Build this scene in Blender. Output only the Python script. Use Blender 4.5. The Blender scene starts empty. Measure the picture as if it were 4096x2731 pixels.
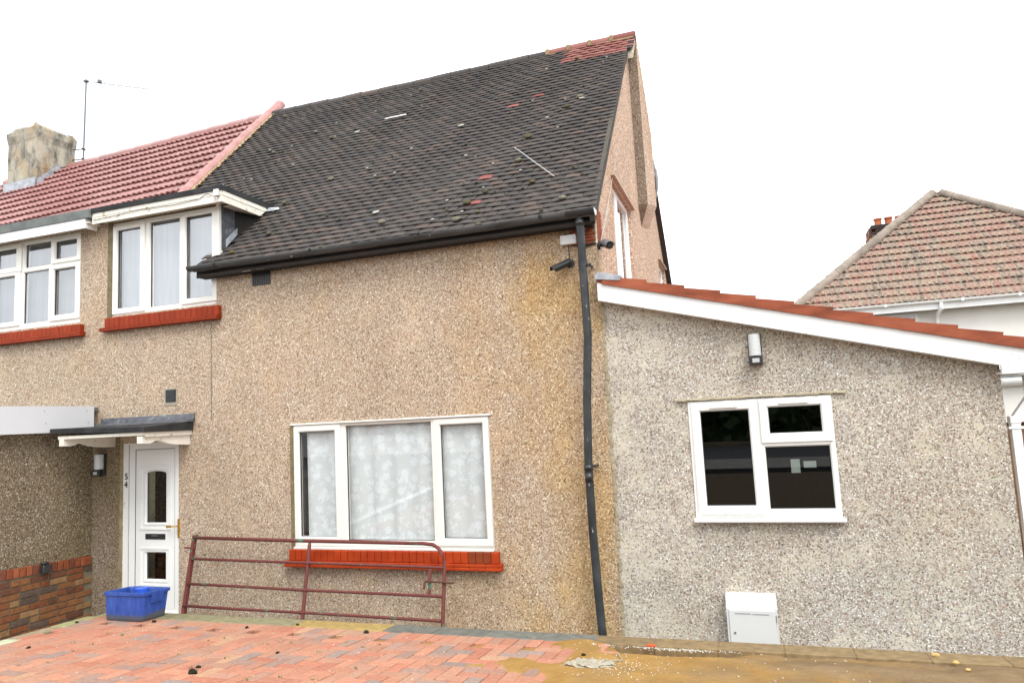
import bpy, bmesh, math, random
from mathutils import Vector, Matrix
random.seed(7)
C = bpy.context.scene.collection
scn = bpy.context.scene
pi = math.pi

# ------------------------------------------------------------------ camera, sky, sun, exposure
CAM = Vector((0.0, -6.67, 2.2))
cam_d = bpy.data.cameras.new('camera'); cam = bpy.data.objects.new('camera', cam_d); C.objects.link(cam)
yaw, pitch, roll = math.radians(18.437), math.radians(6.187), math.radians(-2.909)
fw = Vector((-math.sin(yaw)*math.cos(pitch), math.cos(yaw)*math.cos(pitch), math.sin(pitch)))
r0 = Vector((math.cos(yaw), math.sin(yaw), 0)); u0 = r0.cross(fw)
RT = math.cos(roll)*r0 + math.sin(roll)*u0
UP = -math.sin(roll)*r0 + math.cos(roll)*u0
mw = Matrix.Identity(4)
for i in range(3):
    mw[i][0], mw[i][1], mw[i][2], mw[i][3] = RT[i], UP[i], -fw[i], CAM[i]
cam.matrix_world = mw
cam_d.sensor_width = 36.0; cam_d.lens = 2779.78*36/4096; cam_d.clip_end = 1500; cam_d.clip_start = 0.05
scn.camera = cam

SUN_EL, SUN_AZ = math.radians(52), math.radians(40)     # azimuth: 0 = behind the camera (-Y), positive towards +X
wd = bpy.data.worlds.new('World'); scn.world = wd; wd.use_nodes = True
wn = wd.node_tree.nodes; wl = wd.node_tree.links; wn.clear()
wo = wn.new('ShaderNodeOutputWorld'); bg = wn.new('ShaderNodeBackground'); wl.new(bg.outputs[0], wo.inputs[0])
sky = wn.new('ShaderNodeTexSky'); sky.sky_type = 'NISHITA'; sky.sun_disc = False
sky.sun_elevation = SUN_EL; sky.sun_rotation = pi - SUN_AZ; sky.air_density = 1.0; sky.dust_density = 4.0
hs = wn.new('ShaderNodeHueSaturation'); hs.inputs['Saturation'].default_value = 0.06; wl.new(sky.outputs[0], hs.inputs['Color'])
tc = wn.new('ShaderNodeTexCoord'); mp = wn.new('ShaderNodeMapping'); mp.inputs['Scale'].default_value = (1, 1, 2.4)
wl.new(tc.outputs['Generated'], mp.inputs[0])
nz = wn.new('ShaderNodeTexNoise'); nz.inputs['Scale'].default_value = 2.2; nz.inputs['Detail'].default_value = 7; wl.new(mp.outputs[0], nz.inputs['Vector'])
cr = wn.new('ShaderNodeValToRGB'); wl.new(nz.outputs['Fac'], cr.inputs[0])
cr.color_ramp.elements[0].position = 0.32; cr.color_ramp.elements[0].color = (4.0, 4.6, 5.3, 1)
cr.color_ramp.elements[1].position = 0.68; cr.color_ramp.elements[1].color = (12.5, 12.6, 12.7, 1)
mx = wn.new('ShaderNodeMixRGB'); mx.inputs[0].default_value = 0.72; wl.new(hs.outputs[0], mx.inputs[1]); wl.new(cr.outputs[0], mx.inputs[2])
wl.new(mx.outputs[0], bg.inputs['Color']); bg.inputs['Strength'].default_value = 0.13

sd = bpy.data.lights.new('sun', 'SUN'); sd.energy = 0.9; sd.angle = math.radians(25); sd.color = (1.0, 0.96, 0.9)
sun = bpy.data.objects.new('sun', sd); C.objects.link(sun)
to_sun = Vector((math.sin(SUN_AZ)*math.cos(SUN_EL), -math.cos(SUN_AZ)*math.cos(SUN_EL), math.sin(SUN_EL)))
sun.rotation_euler = to_sun.to_track_quat('Z', 'Y').to_euler(); sun.location = (10, -12, 20)
scn.view_settings.view_transform = 'Standard'; scn.view_settings.look = 'None'
scn.view_settings.exposure = 1.2; scn.view_settings.gamma = 1.0; scn.view_settings.use_curve_mapping = False
scn.render.engine = 'CYCLES'

# ------------------------------------------------------------------ helpers
def obj(name, bm, m=None, parent=None, smooth=False):
    """link a bmesh authored in WORLD coordinates as one object; local to its parent's origin"""
    me = bpy.data.meshes.new(name); bm.to_mesh(me); bm.free()
    if smooth:
        for p in me.polygons: p.use_smooth = True
    if m is not None:
        for k in (m if isinstance(m, (list, tuple)) else [m]): me.materials.append(k)
    o = bpy.data.objects.new(name, me); C.objects.link(o)
    if parent is not None:
        o.parent = parent
        off = -wloc(parent)
        me.transform(Matrix.Translation(off))
    else:
        # origin at the base centre of the thing
        if len(me.vertices):
            xs = [v.co for v in me.vertices]
            c = Vector((sum(v.x for v in xs)/len(xs), sum(v.y for v in xs)/len(xs), min(v.z for v in xs)))
            me.transform(Matrix.Translation(-c)); o.location = c
    return o
def wloc(o):
    v = Vector((0, 0, 0))
    while o is not None:
        v = v + o.location; o = o.parent
    return v
def inst(name, me, parent, loc, rot=None, col=None, scale=None):
    o = bpy.data.objects.new(name, me); C.objects.link(o)
    o.parent = parent
    o.location = Vector(loc) - (wloc(parent) if parent is not None else Vector((0, 0, 0)))
    if rot is not None: o.rotation_euler = rot
    if col is not None: o.color = (*col, 1)
    if scale is not None: o.scale = scale
    return o
def tag(o, label=None, cat=None, group=None, kind=None):
    if label: o['label'] = label
    if cat: o['category'] = cat
    if group: o['group'] = group
    if kind: o['kind'] = kind
    return o
def thing(name, label, cat, loc=(0, 0, 0), group=None, kind=None):
    o = bpy.data.objects.new(name, None); C.objects.link(o); o.location = loc; o.empty_display_size = .2
    return tag(o, label, cat, group, kind)
def MB(): return bmesh.new()
def box(bm, x0, x1, y0, y1, z0, z1, bevel=0, mi=0):
    r = bmesh.ops.create_cube(bm, size=1.0)
    vs = r['verts']
    for v in vs:
        v.co = Vector(((x0+x1)/2 + v.co.x*(x1-x0), (y0+y1)/2 + v.co.y*(y1-y0), (z0+z1)/2 + v.co.z*(z1-z0)))
    fs = set(f for v in vs for f in v.link_faces)
    for f in fs: f.material_index = mi
    if bevel:
        es = set(e for v in vs for e in v.link_edges)
        r2 = bmesh.ops.bevel(bm, geom=list(es), offset=bevel, segments=1, affect='EDGES')
        for f in r2['faces']: f.material_index = mi
def prism(bm, pts, d, mi=0):
    """extrude a planar polygon (world points) along vector d"""
    d = Vector(d); n = len(pts)
    a = [bm.verts.new(Vector(p)) for p in pts]; b = [bm.verts.new(Vector(p)+d) for p in pts]
    fs = [bm.faces.new(a), bm.faces.new(list(reversed(b)))]
    for i in range(n):
        j = (i+1) % n; fs.append(bm.faces.new([a[i], b[i], b[j], a[j]]))
    for f in fs: f.material_index = mi
    bmesh.ops.recalc_face_normals(bm, faces=fs)
def tube(bm, pts, r, seg=10, caps=True):
    pts = [Vector(p) for p in pts]; rings = []
    n = len(pts)
    for i, p in enumerate(pts):
        t = (pts[min(i+1, n-1)] - pts[max(i-1, 0)]).normalized()
        ref = Vector((0, 0, 1)) if abs(t.z) < 0.9 else Vector((0, 1, 0))
        a = t.cross(ref).normalized(); b = t.cross(a).normalized()
        rr = r[i] if isinstance(r, (list, tuple)) else r
        rings.append([bm.verts.new(p + a*rr*math.cos(2*pi*k/seg) + b*rr*math.sin(2*pi*k/seg)) for k in range(seg)])
    fs = []
    for i in range(n-1):
        for k in range(seg):
            j = (k+1) % seg
            fs.append(bm.faces.new([rings[i][k], rings[i][j], rings[i+1][j], rings[i+1][k]]))
    if caps:
        fs.append(bm.faces.new(list(reversed(rings[0])))); fs.append(bm.faces.new(rings[-1]))
    bmesh.ops.recalc_face_normals(bm, faces=fs)
    return fs
def plate(bm, ox, oz, holes, y0, y1, cham=0.0):
    """upright plate facing -Y with rectangular holes; ox=(x0,x1), oz=(z0,z1); bevelled glazing edge"""
    xs = sorted(set([ox[0], ox[1]] + [a for h in holes for a in (h[0]-cham, h[1]+cham)]))
    zs = sorted(set([oz[0], oz[1]] + [a for h in holes for a in (h[2]-cham, h[3]+cham)]))
    def inh(x, z): return any(h[0]-cham < x < h[1]+cham and h[2]-cham < z < h[3]+cham for h in holes)
    V = {}
    def v(x, y, z):
        k = (round(x, 5), round(y, 5), round(z, 5))
        if k not in V: V[k] = bm.verts.new(k)
        return V[k]
    fs = []
    for i in range(len(xs)-1):
        for j in range(len(zs)-1):
            if xs[i+1]-xs[i] < 1e-5 or zs[j+1]-zs[j] < 1e-5: continue
            if inh((xs[i]+xs[i+1])/2, (zs[j]+zs[j+1])/2): continue
            fs.append(bm.faces.new([v(xs[i], y0, zs[j]), v(xs[i+1], y0, zs[j]), v(xs[i+1], y0, zs[j+1]), v(xs[i], y0, zs[j+1])]))
    def ring(a, b):
        n = len(a)
        for i in range(n):
            j = (i+1) % n
            try: fs.append(bm.faces.new([v(*a[i]), v(*a[j]), v(*b[j]), v(*b[i])]))
            except ValueError: pass
    def rect(x0, x1, z0, z1, y): return [(x0, y, z0), (x1, y, z0), (x1, y, z1), (x0, y, z1)]
    ring(rect(ox[0], ox[1], oz[0], oz[1], y1), rect(ox[0], ox[1], oz[0], oz[1], y0))
    for h in holes:
        yc = y0 + cham*1.3
        if cham: ring(rect(h[0]-cham, h[1]+cham, h[2]-cham, h[3]+cham, y0), rect(h[0], h[1], h[2], h[3], yc))
        ring(rect(h[0], h[1], h[2], h[3], yc), rect(h[0], h[1], h[2], h[3], y1))
    return fs
def wall_poly(bm, outline, holes, origin, ea, eb, depth, reveal=0.1):
    """wall in the plane origin+a*ea+b*eb with rectangular holes (a0,a1,b0,b1); reveals go along depth vector"""
    ea, eb, origin, depth = Vector(ea), Vector(eb), Vector(origin), Vector(depth)
    P = lambda a, b: origin + ea*a + eb*b
    loops = [outline] + [[(h[0], h[2]), (h[1], h[2]), (h[1], h[3]), (h[0], h[3])] for h in holes]
    es = []; LV = []
    for lp in loops:
        vs = [bm.verts.new(P(*p)) for p in lp]; LV.append(vs)
        for i in range(len(vs)): es.append(bm.edges.new((vs[i], vs[(i+1) % len(vs)])))
    r = bmesh.ops.triangle_fill(bm, use_beauty=True, use_dissolve=False, edges=es, normal=ea.cross(eb))
    for k, vs in enumerate(LV):
        d = depth if k == 0 else depth.normalized()*reveal
        ws = [bm.verts.new(v.co + d) for v in vs]
        for i in range(len(vs)):
            j = (i+1) % len(vs); bm.faces.new([vs[i], vs[j], ws[j], ws[i]])
    bmesh.ops.recalc_face_normals(bm, faces=bm.faces[:])
def blob(bm, c, rx, ry, rz, seed=0, sub=1, rough=.25, rot=None):
    r = bmesh.ops.create_icosphere(bm, subdivisions=sub, radius=1.0)
    rng = random.Random(seed)
    for v in r['verts']:
        k = 1 + rng.uniform(-rough, rough)
        p = Vector((v.co.x*rx*k, v.co.y*ry*k, v.co.z*rz*k))
        if rot is not None: p = rot @ p
        v.co = p + Vector(c)

# ------------------------------------------------------------------ materials
class NT:
    def __init__(s, name, rough=.8, spec=.3):
        s.m = bpy.data.materials.new(name); s.m.use_nodes = True
        s.t = s.m.node_tree; s.n = s.t.nodes; s.l = s.t.links
        s.b = s.n['Principled BSDF']; s.b.inputs['Roughness'].default_value = rough
        s.b.inputs['Specular IOR Level'].default_value = spec
        s.pos = s.n.new('ShaderNodeNewGeometry').outputs['Position']
    def new(s, t, **k):
        n = s.n.new(t)
        for a, b in k.items(): setattr(n, a, b)
        return n
    def noise(s, scale, detail=4, vec=None, rough=.55, dist=0):
        n = s.new('ShaderNodeTexNoise'); n.inputs['Scale'].default_value = scale; n.inputs['Detail'].default_value = detail
        n.inputs['Roughness'].default_value = rough; n.inputs['Distortion'].default_value = dist
        s.l.new(vec if vec is not None else s.pos, n.inputs['Vector']); return n.outputs['Fac']
    def vor(s, scale, feature='F1', vec=None, rnd=1.0):
        n = s.new('ShaderNodeTexVoronoi'); n.feature = feature; n.inputs['Scale'].default_value = scale
        n.inputs['Randomness'].default_value = rnd
        s.l.new(vec if vec is not None else s.pos, n.inputs['Vector']); return n
    def ramp(s, fac, stops, interp='LINEAR'):
        n = s.new('ShaderNodeValToRGB'); e = n.color_ramp.elements; n.color_ramp.interpolation = interp
        while len(e) < len(stops): e.new(0.5)
        for k, (p, c) in enumerate(stops):
            e[k].position = p; e[k].color = (*c, 1) if len(c) == 3 else c
        s.l.new(fac, n.inputs[0]); return n.outputs[0]
    def val(s, fac, a, b, lo=0., hi=1.):
        n = s.new('ShaderNodeMapRange'); n.inputs[1].default_value = a; n.inputs[2].default_value = b
        n.inputs[3].default_value = lo; n.inputs[4].default_value = hi; s.l.new(fac, n.inputs[0]); return n.outputs[0]
    def mix(s, fac, a, b, mode='MIX'):
        n = s.new('ShaderNodeMixRGB'); n.blend_type = mode
        for i, q in ((0, fac), (1, a), (2, b)):
            if isinstance(q, (int, float)): n.inputs[i].default_value = q
            elif isinstance(q, (tuple, list)): n.inputs[i].default_value = (*q, 1)
            else: s.l.new(q, n.inputs[i])
        return n.outputs[0]
    def math(s, op, a, b):
        n = s.new('ShaderNodeMath'); n.operation = op
        for i, q in ((0, a), (1, b)):
            if isinstance(q, (int, float)): n.inputs[i].default_value = q
            else: s.l.new(q, n.inputs[i])
        return n.outputs[0]
    def mapped(s, scale=(1, 1, 1), rot=(0, 0, 0), loc=(0, 0, 0)):
        n = s.new('ShaderNodeMapping'); n.inputs['Scale'].default_value = scale; n.inputs['Rotation'].default_value = rot
        n.inputs['Location'].default_value = loc; s.l.new(s.pos, n.inputs[0]); return n.outputs[0]
    def xyz(s):
        n = s.new('ShaderNodeSeparateXYZ'); s.l.new(s.pos, n.inputs[0]); return n.outputs
    def rnd(s):
        o = s.new('ShaderNodeObjectInfo').outputs['Random']; g = s.new('ShaderNodeNewGeometry').outputs['Random Per Island']
        a = s.math('ADD', o, g); return s.math('FRACT', a, 0)
    def ocol(s): return s.new('ShaderNodeObjectInfo').outputs['Color']
    def col(s, c):
        if isinstance(c, (tuple, list)): s.b.inputs['Base Color'].default_value = (*c, 1)
        else: s.l.new(c, s.b.inputs['Base Color'])
        return s
    def bump(s, h, strength=.5, dist=.01):
        n = s.new('ShaderNodeBump'); n.inputs['Strength'].default_value = strength; n.inputs['Distance'].default_value = dist
        s.l.new(h, n.inputs['Height']); s.l.new(n.outputs[0], s.b.inputs['Normal']); return s
    def rough(s, r): s.l.new(r, s.b.inputs['Roughness']); return s

def plain(name, c, rough=.6, spec=.3, var=.12, scale=6, bump=0, metal=0):
    t = NT(name, rough, spec); n = t.noise(scale, 5)
    a = tuple(x*(1-var) for x in c); b = tuple(min(1, x*(1+var)) for x in c)
    t.col(t.ramp(n, [(.3, a), (.7, b)]))
    if bump: t.bump(t.noise(scale*12, 4), bump, .004)
    t.b.inputs['Metallic'].default_value = metal
    return t.m

def pebbledash(name, mortar, stones, patches, scale=92, gap=.42, relief=.8, lump=.0, stain=None, smear=None):
    t = NT(name, .9, .15)
    # slightly squashed random stones thrown on a cement coat
    v = t.vor(scale); e = t.vor(scale, 'DISTANCE_TO_EDGE')
    sp = t.new('ShaderNodeSeparateColor'); t.l.new(v.outputs['Color'], sp.inputs[0])
    stone = t.ramp(sp.outputs[0], stones, 'CONSTANT')
    shade = t.val(sp.outputs[1], 0, 1, .72, 1.22)
    stone = t.mix(1.0, stone, shade, 'MULTIPLY')
    # bare patches of cement where fewer stones hold
    bare = t.noise(3.1, 5)
    if smear: bare = t.math('ADD', bare, t.val(t.xyz()[0], smear[0], smear[1], .13, 0))
    bare2 = t.val(bare, .50, .68, 0, gap)
    keep = t.math('GREATER_THAN', sp.outputs[2], bare2)
    inside = t.val(e.outputs['Distance'], .03, .09)
    fac = t.math('MULTIPLY', keep, inside)
    base = mortar
    z = t.xyz()
    mcol = t.ramp(t.noise(1.3, 4), [(.3, tuple(x*.85 for x in mortar)), (.7, tuple(x*1.12 for x in mortar))])
    col = t.mix(fac, mcol, stone)
    for (kind, c, a, b, amt, sc) in patches:        # broad weathering with its own shape
        n = t.noise(sc, 5, t.mapped((1, 1, .6), loc=(kind*3.7, kind, kind*1.3)))
        col = t.mix(t.val(n, a, b, 0, amt), col, c, 'MULTIPLY')
    if stain:
        sx, sw, sc_ = stain
        m_ = t.math('MULTIPLY', t.val(z[0], sx-sw, sx), t.val(t.noise(1.6, 4, t.mapped((1, 1, .55), loc=(5, 0, 9))), .36, .60))
        col = t.mix(t.math('MULTIPLY', m_, .85), col, sc_, 'MULTIPLY')
    t.col(col)
    h = t.math('MULTIPLY', fac, t.val(e.outputs['Distance'], 0, .35))
    if lump: h = t.math('ADD', h, t.math('MULTIPLY', t.noise(5, 4), lump))
    b1 = t.new('ShaderNodeBump'); b1.inputs['Strength'].default_value = .6 if lump else .35; b1.inputs['Distance'].default_value = .05
    t.l.new(t.noise(4.2, 6, rough=.6), b1.inputs['Height'])
    b2 = t.new('ShaderNodeBump'); b2.inputs['Strength'].default_value = relief; b2.inputs['Distance'].default_value = .008
    t.l.new(h, b2.inputs['Height']); t.l.new(b1.outputs[0], b2.inputs['Normal']); t.l.new(b2.outputs[0], t.b.inputs['Normal'])
    return t

ST_MAIN = [(0, (0.164, 0.116, 0.087)), (.09, (0.389, 0.278, 0.195)), (.25, (0.542, 0.413, 0.302)), (.45, (0.460, 0.291, 0.219)), (.57, (0.624, 0.504, 0.385)), (.77, (0.736, 0.645, 0.531)), (.91, (0.839, 0.782, 0.683))]
ST_EXT = [(0, (.22, .185, .165)), (.065, (.36, .27, .22)), (.18, (.50, .43, .365)), (.34, (.43, .28, .23)), (.43, (.60, .535, .465)), (.68, (.74, .70, .645)), (.88, (.87, .85, .82))]
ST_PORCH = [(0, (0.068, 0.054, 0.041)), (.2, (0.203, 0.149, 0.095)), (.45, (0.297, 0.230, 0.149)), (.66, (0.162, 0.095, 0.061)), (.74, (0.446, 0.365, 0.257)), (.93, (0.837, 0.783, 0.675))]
t = pebbledash('pebbledash_brown', (.49, .365, .245), ST_MAIN, [(1, (1.0, .86, .60), .50, .72, .6, .55), (2, (.82, .80, .78), .5, .75, .6, 1.2), (3, (.72, .66, .52), .60, .75, .6, 3)], relief=.8, stain=(-2.0, 1.1, (1.0, .86, .56)))
PEB_MAIN = t.m
t = pebbledash('pebbledash_grey', (.52, .475, .385), ST_EXT, [(4, (1.0, .95, .86), .48, .7, .6, .7), (5, (.86, .86, .86), .52, .75, .5, 1.1)], scale=84, gap=.7, relief=.9, lump=.45, smear=(-1.3, -.2))
PEB_EXT = t.m
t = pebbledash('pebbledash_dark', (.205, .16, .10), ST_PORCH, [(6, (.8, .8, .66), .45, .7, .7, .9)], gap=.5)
PEB_PORCH = t.m
t = pebbledash('pebbledash_gable', (.54, .38, .285), [(p, tuple(min(1, x*k_) for x, k_ in zip(c, (1.08, 1.0, .95)))) for p, c in ST_MAIN], [(8, (.86, .78, .66), .5, .72, .6, .8)], relief=.9, scale=58)
PEB_GABLE = t.m

UPVC = plain('upvc_white', (.76, .76, .735), .28, .5, .015, 3)
UPVC_OLD = plain('upvc_cream', (.74, .72, .665), .34, .45, .03, 4)
FASCIA = plain('fascia_white', (.84, .84, .83), .35, .4, .015, 2)
t = NT('painted_timber_cream', .55, .35); n = t.noise(14, 6); t.col(t.ramp(n, [(.30, (.42, .34, .24)), (.38, (.74, .70, .60)), (.7, (.80, .77, .69))])); t.bump(n, .2, .004); TIMBER = t.m
BLACKPL = plain('black_plastic', (.022, .023, .024), .38, .5, .2, 8)
t = NT('black_gutter', .45, .4); n = t.noise(6, 6, t.mapped((.4, 1, 3))); t.col(t.ramp(n, [(.35, (.028, .028, .028)), (.72, (.075, .076, .075))])); GUTTER = t.m
t = NT('black_pipe', .45, .4); n = t.noise(30, 5, t.mapped((1, 1, .25))); n2 = t.vor(16, vec=t.mapped((1, 1, .4)))
c = t.ramp(t.noise(5, 5), [(.35, (.016, .018, .02)), (.75, (.05, .055, .058))]); t.col(t.mix(t.val(n, .70, .74), c, (.5, .5, .47))); PIPE = t.m
t = NT('roofing_felt', .85, .2); n = t.noise(60, 4); t.col(t.ramp(t.noise(5, 5), [(.3, (.02, .02, .021)), (.75, (.05, .05, .05))])); t.bump(n, .4, .004); FELT = t.m
t = NT('grey_felt', .8, .2); t.col(t.ramp(t.noise(6, 6), [(.3, (.10, .115, .11)), (.75, (.19, .20, .19))])); t.bump(t.noise(50, 3), .3, .003); FELTGREY = t.m
t = NT('lead_sheet', .42, .5); n = t.noise(9, 6, dist=.6); t.col(t.ramp(n, [(.3, (.04, .042, .05)), (.58, (.10, .105, .12)), (.72, (.32, .33, .36))])); t.bump(t.noise(14, 3), .5, .01); LEADDARK = t.m
t = NT('lead_grey', .45, .5); n = t.noise(12, 6, dist=.5); t.col(t.ramp(n, [(.3, (.22, .235, .26)), (.7, (.42, .44, .47))])); t.bump(t.noise(16, 3), .5, .01); LEAD = t.m
t = NT('plain_tile_dark', .86, .12)
r = t.rnd(); c = t.ramp(r, [(0, (.052, .048, .046)), (.5, (.064, .057, .054)), (.85, (.076, .065, .059)), (.97, (.095, .072, .062))])
c = t.mix(1, c, t.ocol(), 'MULTIPLY')
g = t.noise(38, 6); c = t.mix(t.val(g, .60, .72, 0, .55), c, (.13, .115, .09)); g2 = t.noise(160, 3); c = t.mix(t.val(g2, .66, .72, 0, .6), c, (.22, .20, .16))
t.col(c); t.bump(t.noise(90, 5), .35, .003); TILE = t.m
t = NT('plain_tile_red', .8, .25); r = t.rnd(); c = t.ramp(r, [(0, (.185, .062, .052)), (.5, (.235, .085, .070)), (1, (.27, .12, .10))])
c = t.mix(t.val(t.noise(20, 6), .55, .75, 0, .6), c, (.14, .08, .06)); t.col(c); t.bump(t.noise(80, 4), .3, .003); TILERED = t.m
t = NT('concrete_tile_red', .30, .6); r = t.rnd(); c = t.ramp(r, [(0, (.25, .10, .088)), (.5, (.29, .125, .11)), (1, (.33, .155, .14))])
c = t.mix(t.val(t.noise(9, 5), .5, .8, 0, .4), c, (0.333, 0.200, 0.178)); t.col(c); t.bump(t.noise(140, 3), .15, .002); TILECON = t.m
t = NT('ridge_tile_pink', .5, .4); c = t.ramp(t.noise(7, 5), [(.3, (.30, .135, .12)), (.7, (.41, .21, .19))]); t.col(c); RIDGEPINK = t.m
t = NT('tile_terracotta', .72, .3); n = t.noise(5, 6, t.mapped((.6, 1, 2))); c = t.ramp(n, [(.28, (.14, .036, .018)), (.5, (.27, .068, .030)), (.75, (.35, .105, .052))]); t.col(c); t.bump(t.noise(60, 4), .2, .003); TERRA = t.m
t = NT('tile_mottled', .8, .2)
n = t.noise(9, 5, t.mapped((.85, .16, .16)), .6); r = t.rnd()
c = t.ramp(n, [(.32, (0.051, 0.044, 0.041)), (.40, (0.174, 0.135, 0.106)), (.48, (0.305, 0.245, 0.175)), (.56, (0.261, 0.106, 0.082)), (.64, (0.312, 0.220, 0.171))])
c2 = t.ramp(r, [(0, (0.327, 0.262, 0.178)), (.4, (0.269, 0.220, 0.171)), (.58, (0.247, 0.110, 0.085)), (.8, (0.290, 0.213, 0.175)), (1, (0.123, 0.110, 0.099))])
g = t.noise(20, 5, t.mapped((2.2, .3, .3))); c = t.mix(.40, c, c2); c = t.mix(t.val(g, .54, .70, 0, .75), c, (0.062, 0.053, 0.048))
t.col(c); TILEMOT = t.m
t = NT('painted_brick_red', .6, .22); r = t.rnd(); c = t.ramp(t.noise(8, 5), [(.3, (.36, .036, .006)), (.7, (.46, .058, .009))]); c = t.mix(1, c, t.ocol(), 'MULTIPLY'); t.col(c); t.bump(t.noise(60, 4), .25, .003); BRICKRED = t.m
t = NT('stock_brick', .88, .2); c = t.mix(1, t.ramp(t.noise(24, 6), [(.3, (.7, .66, .6)), (.7, (1.15, 1.1, 1.05))]), t.ocol(), 'MULTIPLY'); t.col(c); t.bump(t.noise(90, 4), .5, .004); STOCK = t.m
MORTAR = plain('mortar', (.17, .145, .10), .95, .1, .2, 14, .5)
MORTAR_P = plain('mortar_pale', (.33, .30, .235), .95, .1, .2, 14, .5)
t = NT('block_paver', .88, .2)
c = t.mix(1, t.ramp(t.noise(40, 6), [(.3, (.84, .83, .82)), (.7, (1.12, 1.12, 1.12))]), t.ocol(), 'MULTIPLY')
d = t.noise(2.2, 6); c = t.mix(t.val(d, .55, .75, 0, .35), c, (.42, .30, .2)); d2 = t.noise(300, 2); c = t.mix(t.val(d2, .72, .76, 0, .6), c, (.75, .68, .6))
t.col(c); t.bump(t.noise(220, 4), .3, .002); PAVER = t.m
t = NT('joint_sand', .95, .1); t.col(t.ramp(t.noise(30, 5), [(.3, (.05, .04, .028)), (.7, (.12, .085, .05))])); JOINT = t.m
t = NT('building_sand', .95, .1)
x = t.xyz()[0]; k = t.math('ADD', t.val(x, -1.6, 1.0), t.val(t.noise(2.1, 5), .3, .7, -.35, .35))
a = t.ramp(t.noise(5, 6), [(.3, (.27, .15, .042)), (.7, (.36, .215, .07))]); b2 = t.ramp(t.noise(4, 6), [(.3, (.15, .10, .052)), (.7, (.245, .17, .095))])
c = t.mix(t.val(k, .2, .9), a, b2); sp = t.noise(260, 2); c = t.mix(t.val(sp, .68, .73), c, (.42, .37, .28)); sp2 = t.noise(120, 2); c = t.mix(t.val(sp2, .70, .74, 0, .8), c, (.09, .055, .03))
t.col(c); h = t.math('ADD', t.noise(60, 6), t.math('MULTIPLY', t.noise(14, 6), 1.6)); t.bump(h, .9, .012); SAND = t.m
t = NT('concrete_slab', .92, .15); c = t.mix(1, t.ramp(t.noise(16, 6), [(.3, (.72, .72, .7)), (.7, (1.2, 1.18, 1.12))]), t.ocol(), 'MULTIPLY'); t.col(c); t.bump(t.noise(70, 5), .5, .004); SLAB = t.m
t = NT('asphalt', .9, .2); t.col(t.ramp(t.noise(80, 4), [(.3, (.035, .035, .036)), (.7, (.07, .07, .07))])); ASPH = t.m
CONC = plain('concrete', (.19, .18, .165), .93, .15, .2, 3, .4)
EARTH = plain('earth', (.13, .11, .075), .95, .1, .3, .8, .4)
DARK = plain('interior_dark', (.03, .028, .026), .9, .1, .2)
INTER = plain('interior_pale', (.40, .39, .37), .9, .1, .1)
WHITER = plain('white_render', (.76, .74, .69), .85, .2, .04, 3, .6)
BLUE = None
t = NT('blue_plastic', .38, .45); z = t.xyz(); n = t.noise(24, 5, t.mapped((1, 1, .35))); c = t.ramp(n, [(.35, (.016, .050, .26)), (.72, (.036, .092, .37))])
gz = t.val(t.math('ADD', z[2], t.val(t.noise(30, 4), 0, 1, -.02, .02)), .565, .60); t.col(t.mix(gz, (.07, .08, .10), c)); t.b.inputs['Subsurface Weight'].default_value = 0; BLUE = t.m
t = NT('gate_paint', .6, .35)
n = t.noise(7, 3, t.mapped((1.6, 1, 1))); g = t.noise(40, 5)
c = t.ramp(g, [(.3, (.105, .026, .022)), (.7, (.165, .042, .034))]); c = t.mix(t.val(t.noise(5.5, 5, t.mapped((1.0, 2, 2.2), loc=(3, 1, 2))), .625, .65), c, (.06, .17, .11)); t.col(c); t.bump(g, .3, .003); GATE = t.m
BRASS = plain('brass', (.62, .40, .10), .3, .5, .15, 20, 0, .85)
STEEL = plain('galvanised_steel', (.42, .43, .44), .4, .5, .15, 20, 0, .8)
RUST = plain('rusty_steel', (.10, .045, .03), .8, .2, .3, 30, .3)
t = NT('old_render', .92, .15)
zz = t.xyz()
n = t.noise(4.5, 9, t.mapped((1, 1, .55)), rough=.68, dist=.4); n2 = t.noise(2.4, 6, t.mapped(loc=(4, 2, 1)), rough=.65)
c = t.ramp(n, [(.32, (.07, .065, .055)), (.43, (.22, .205, .17)), (.54, (.36, .33, .265)), (.70, (.46, .41, .31))])
c = t.mix(t.val(n2, .5, .7, 0, .7), c, (.36, .235, .10)); v = t.vor(1.3, 'DISTANCE_TO_EDGE', t.mapped((1, 1, 1))); c = t.mix(t.val(v.outputs['Distance'], .0, .010, .5, 0), c, (.05, .045, .03))
t.col(c); t.bump(n, .8, .03); OLDRENDER = t.m
POT = plain('chimney_pot', (.42, .13, .06), .8, .2, .2, 5)
t = NT('moss', .95, .1); r = t.rnd(); c = t.ramp(r, [(0, (.07, .07, .035)), (.3, (.14, .125, .08)), (.75, (.24, .215, .165)), (1, (.15, .105, .045))]); c = t.mix(t.val(t.noise(120, 4), .35, .65, 0, .6), c, (.04, .04, .02)); t.col(c); t.bump(t.noise(200, 3), .8, .01); MOSS = t.m
LICHEN = plain('lichen', (.33, .33, .28), .95, .1, .15, 60)
WHITEPL = plain('white_plastic', (.60, .60, .585), .35, .5, .02, 6)
DIRTMOSS = plain('dark_moss', (.022, .022, .014), .95, .1, .3, 60, .6)
PEBBLE = plain('pebble_white', (.50, .47, .41), .7, .3, .2, 40)
STONEY = plain('stone_yellow', (.50, .34, .13), .85, .2, .2, 30)
HEDGE = plain('hedge_leaves', (.05, .08, .03), .8, .3, .5, 9)
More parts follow.
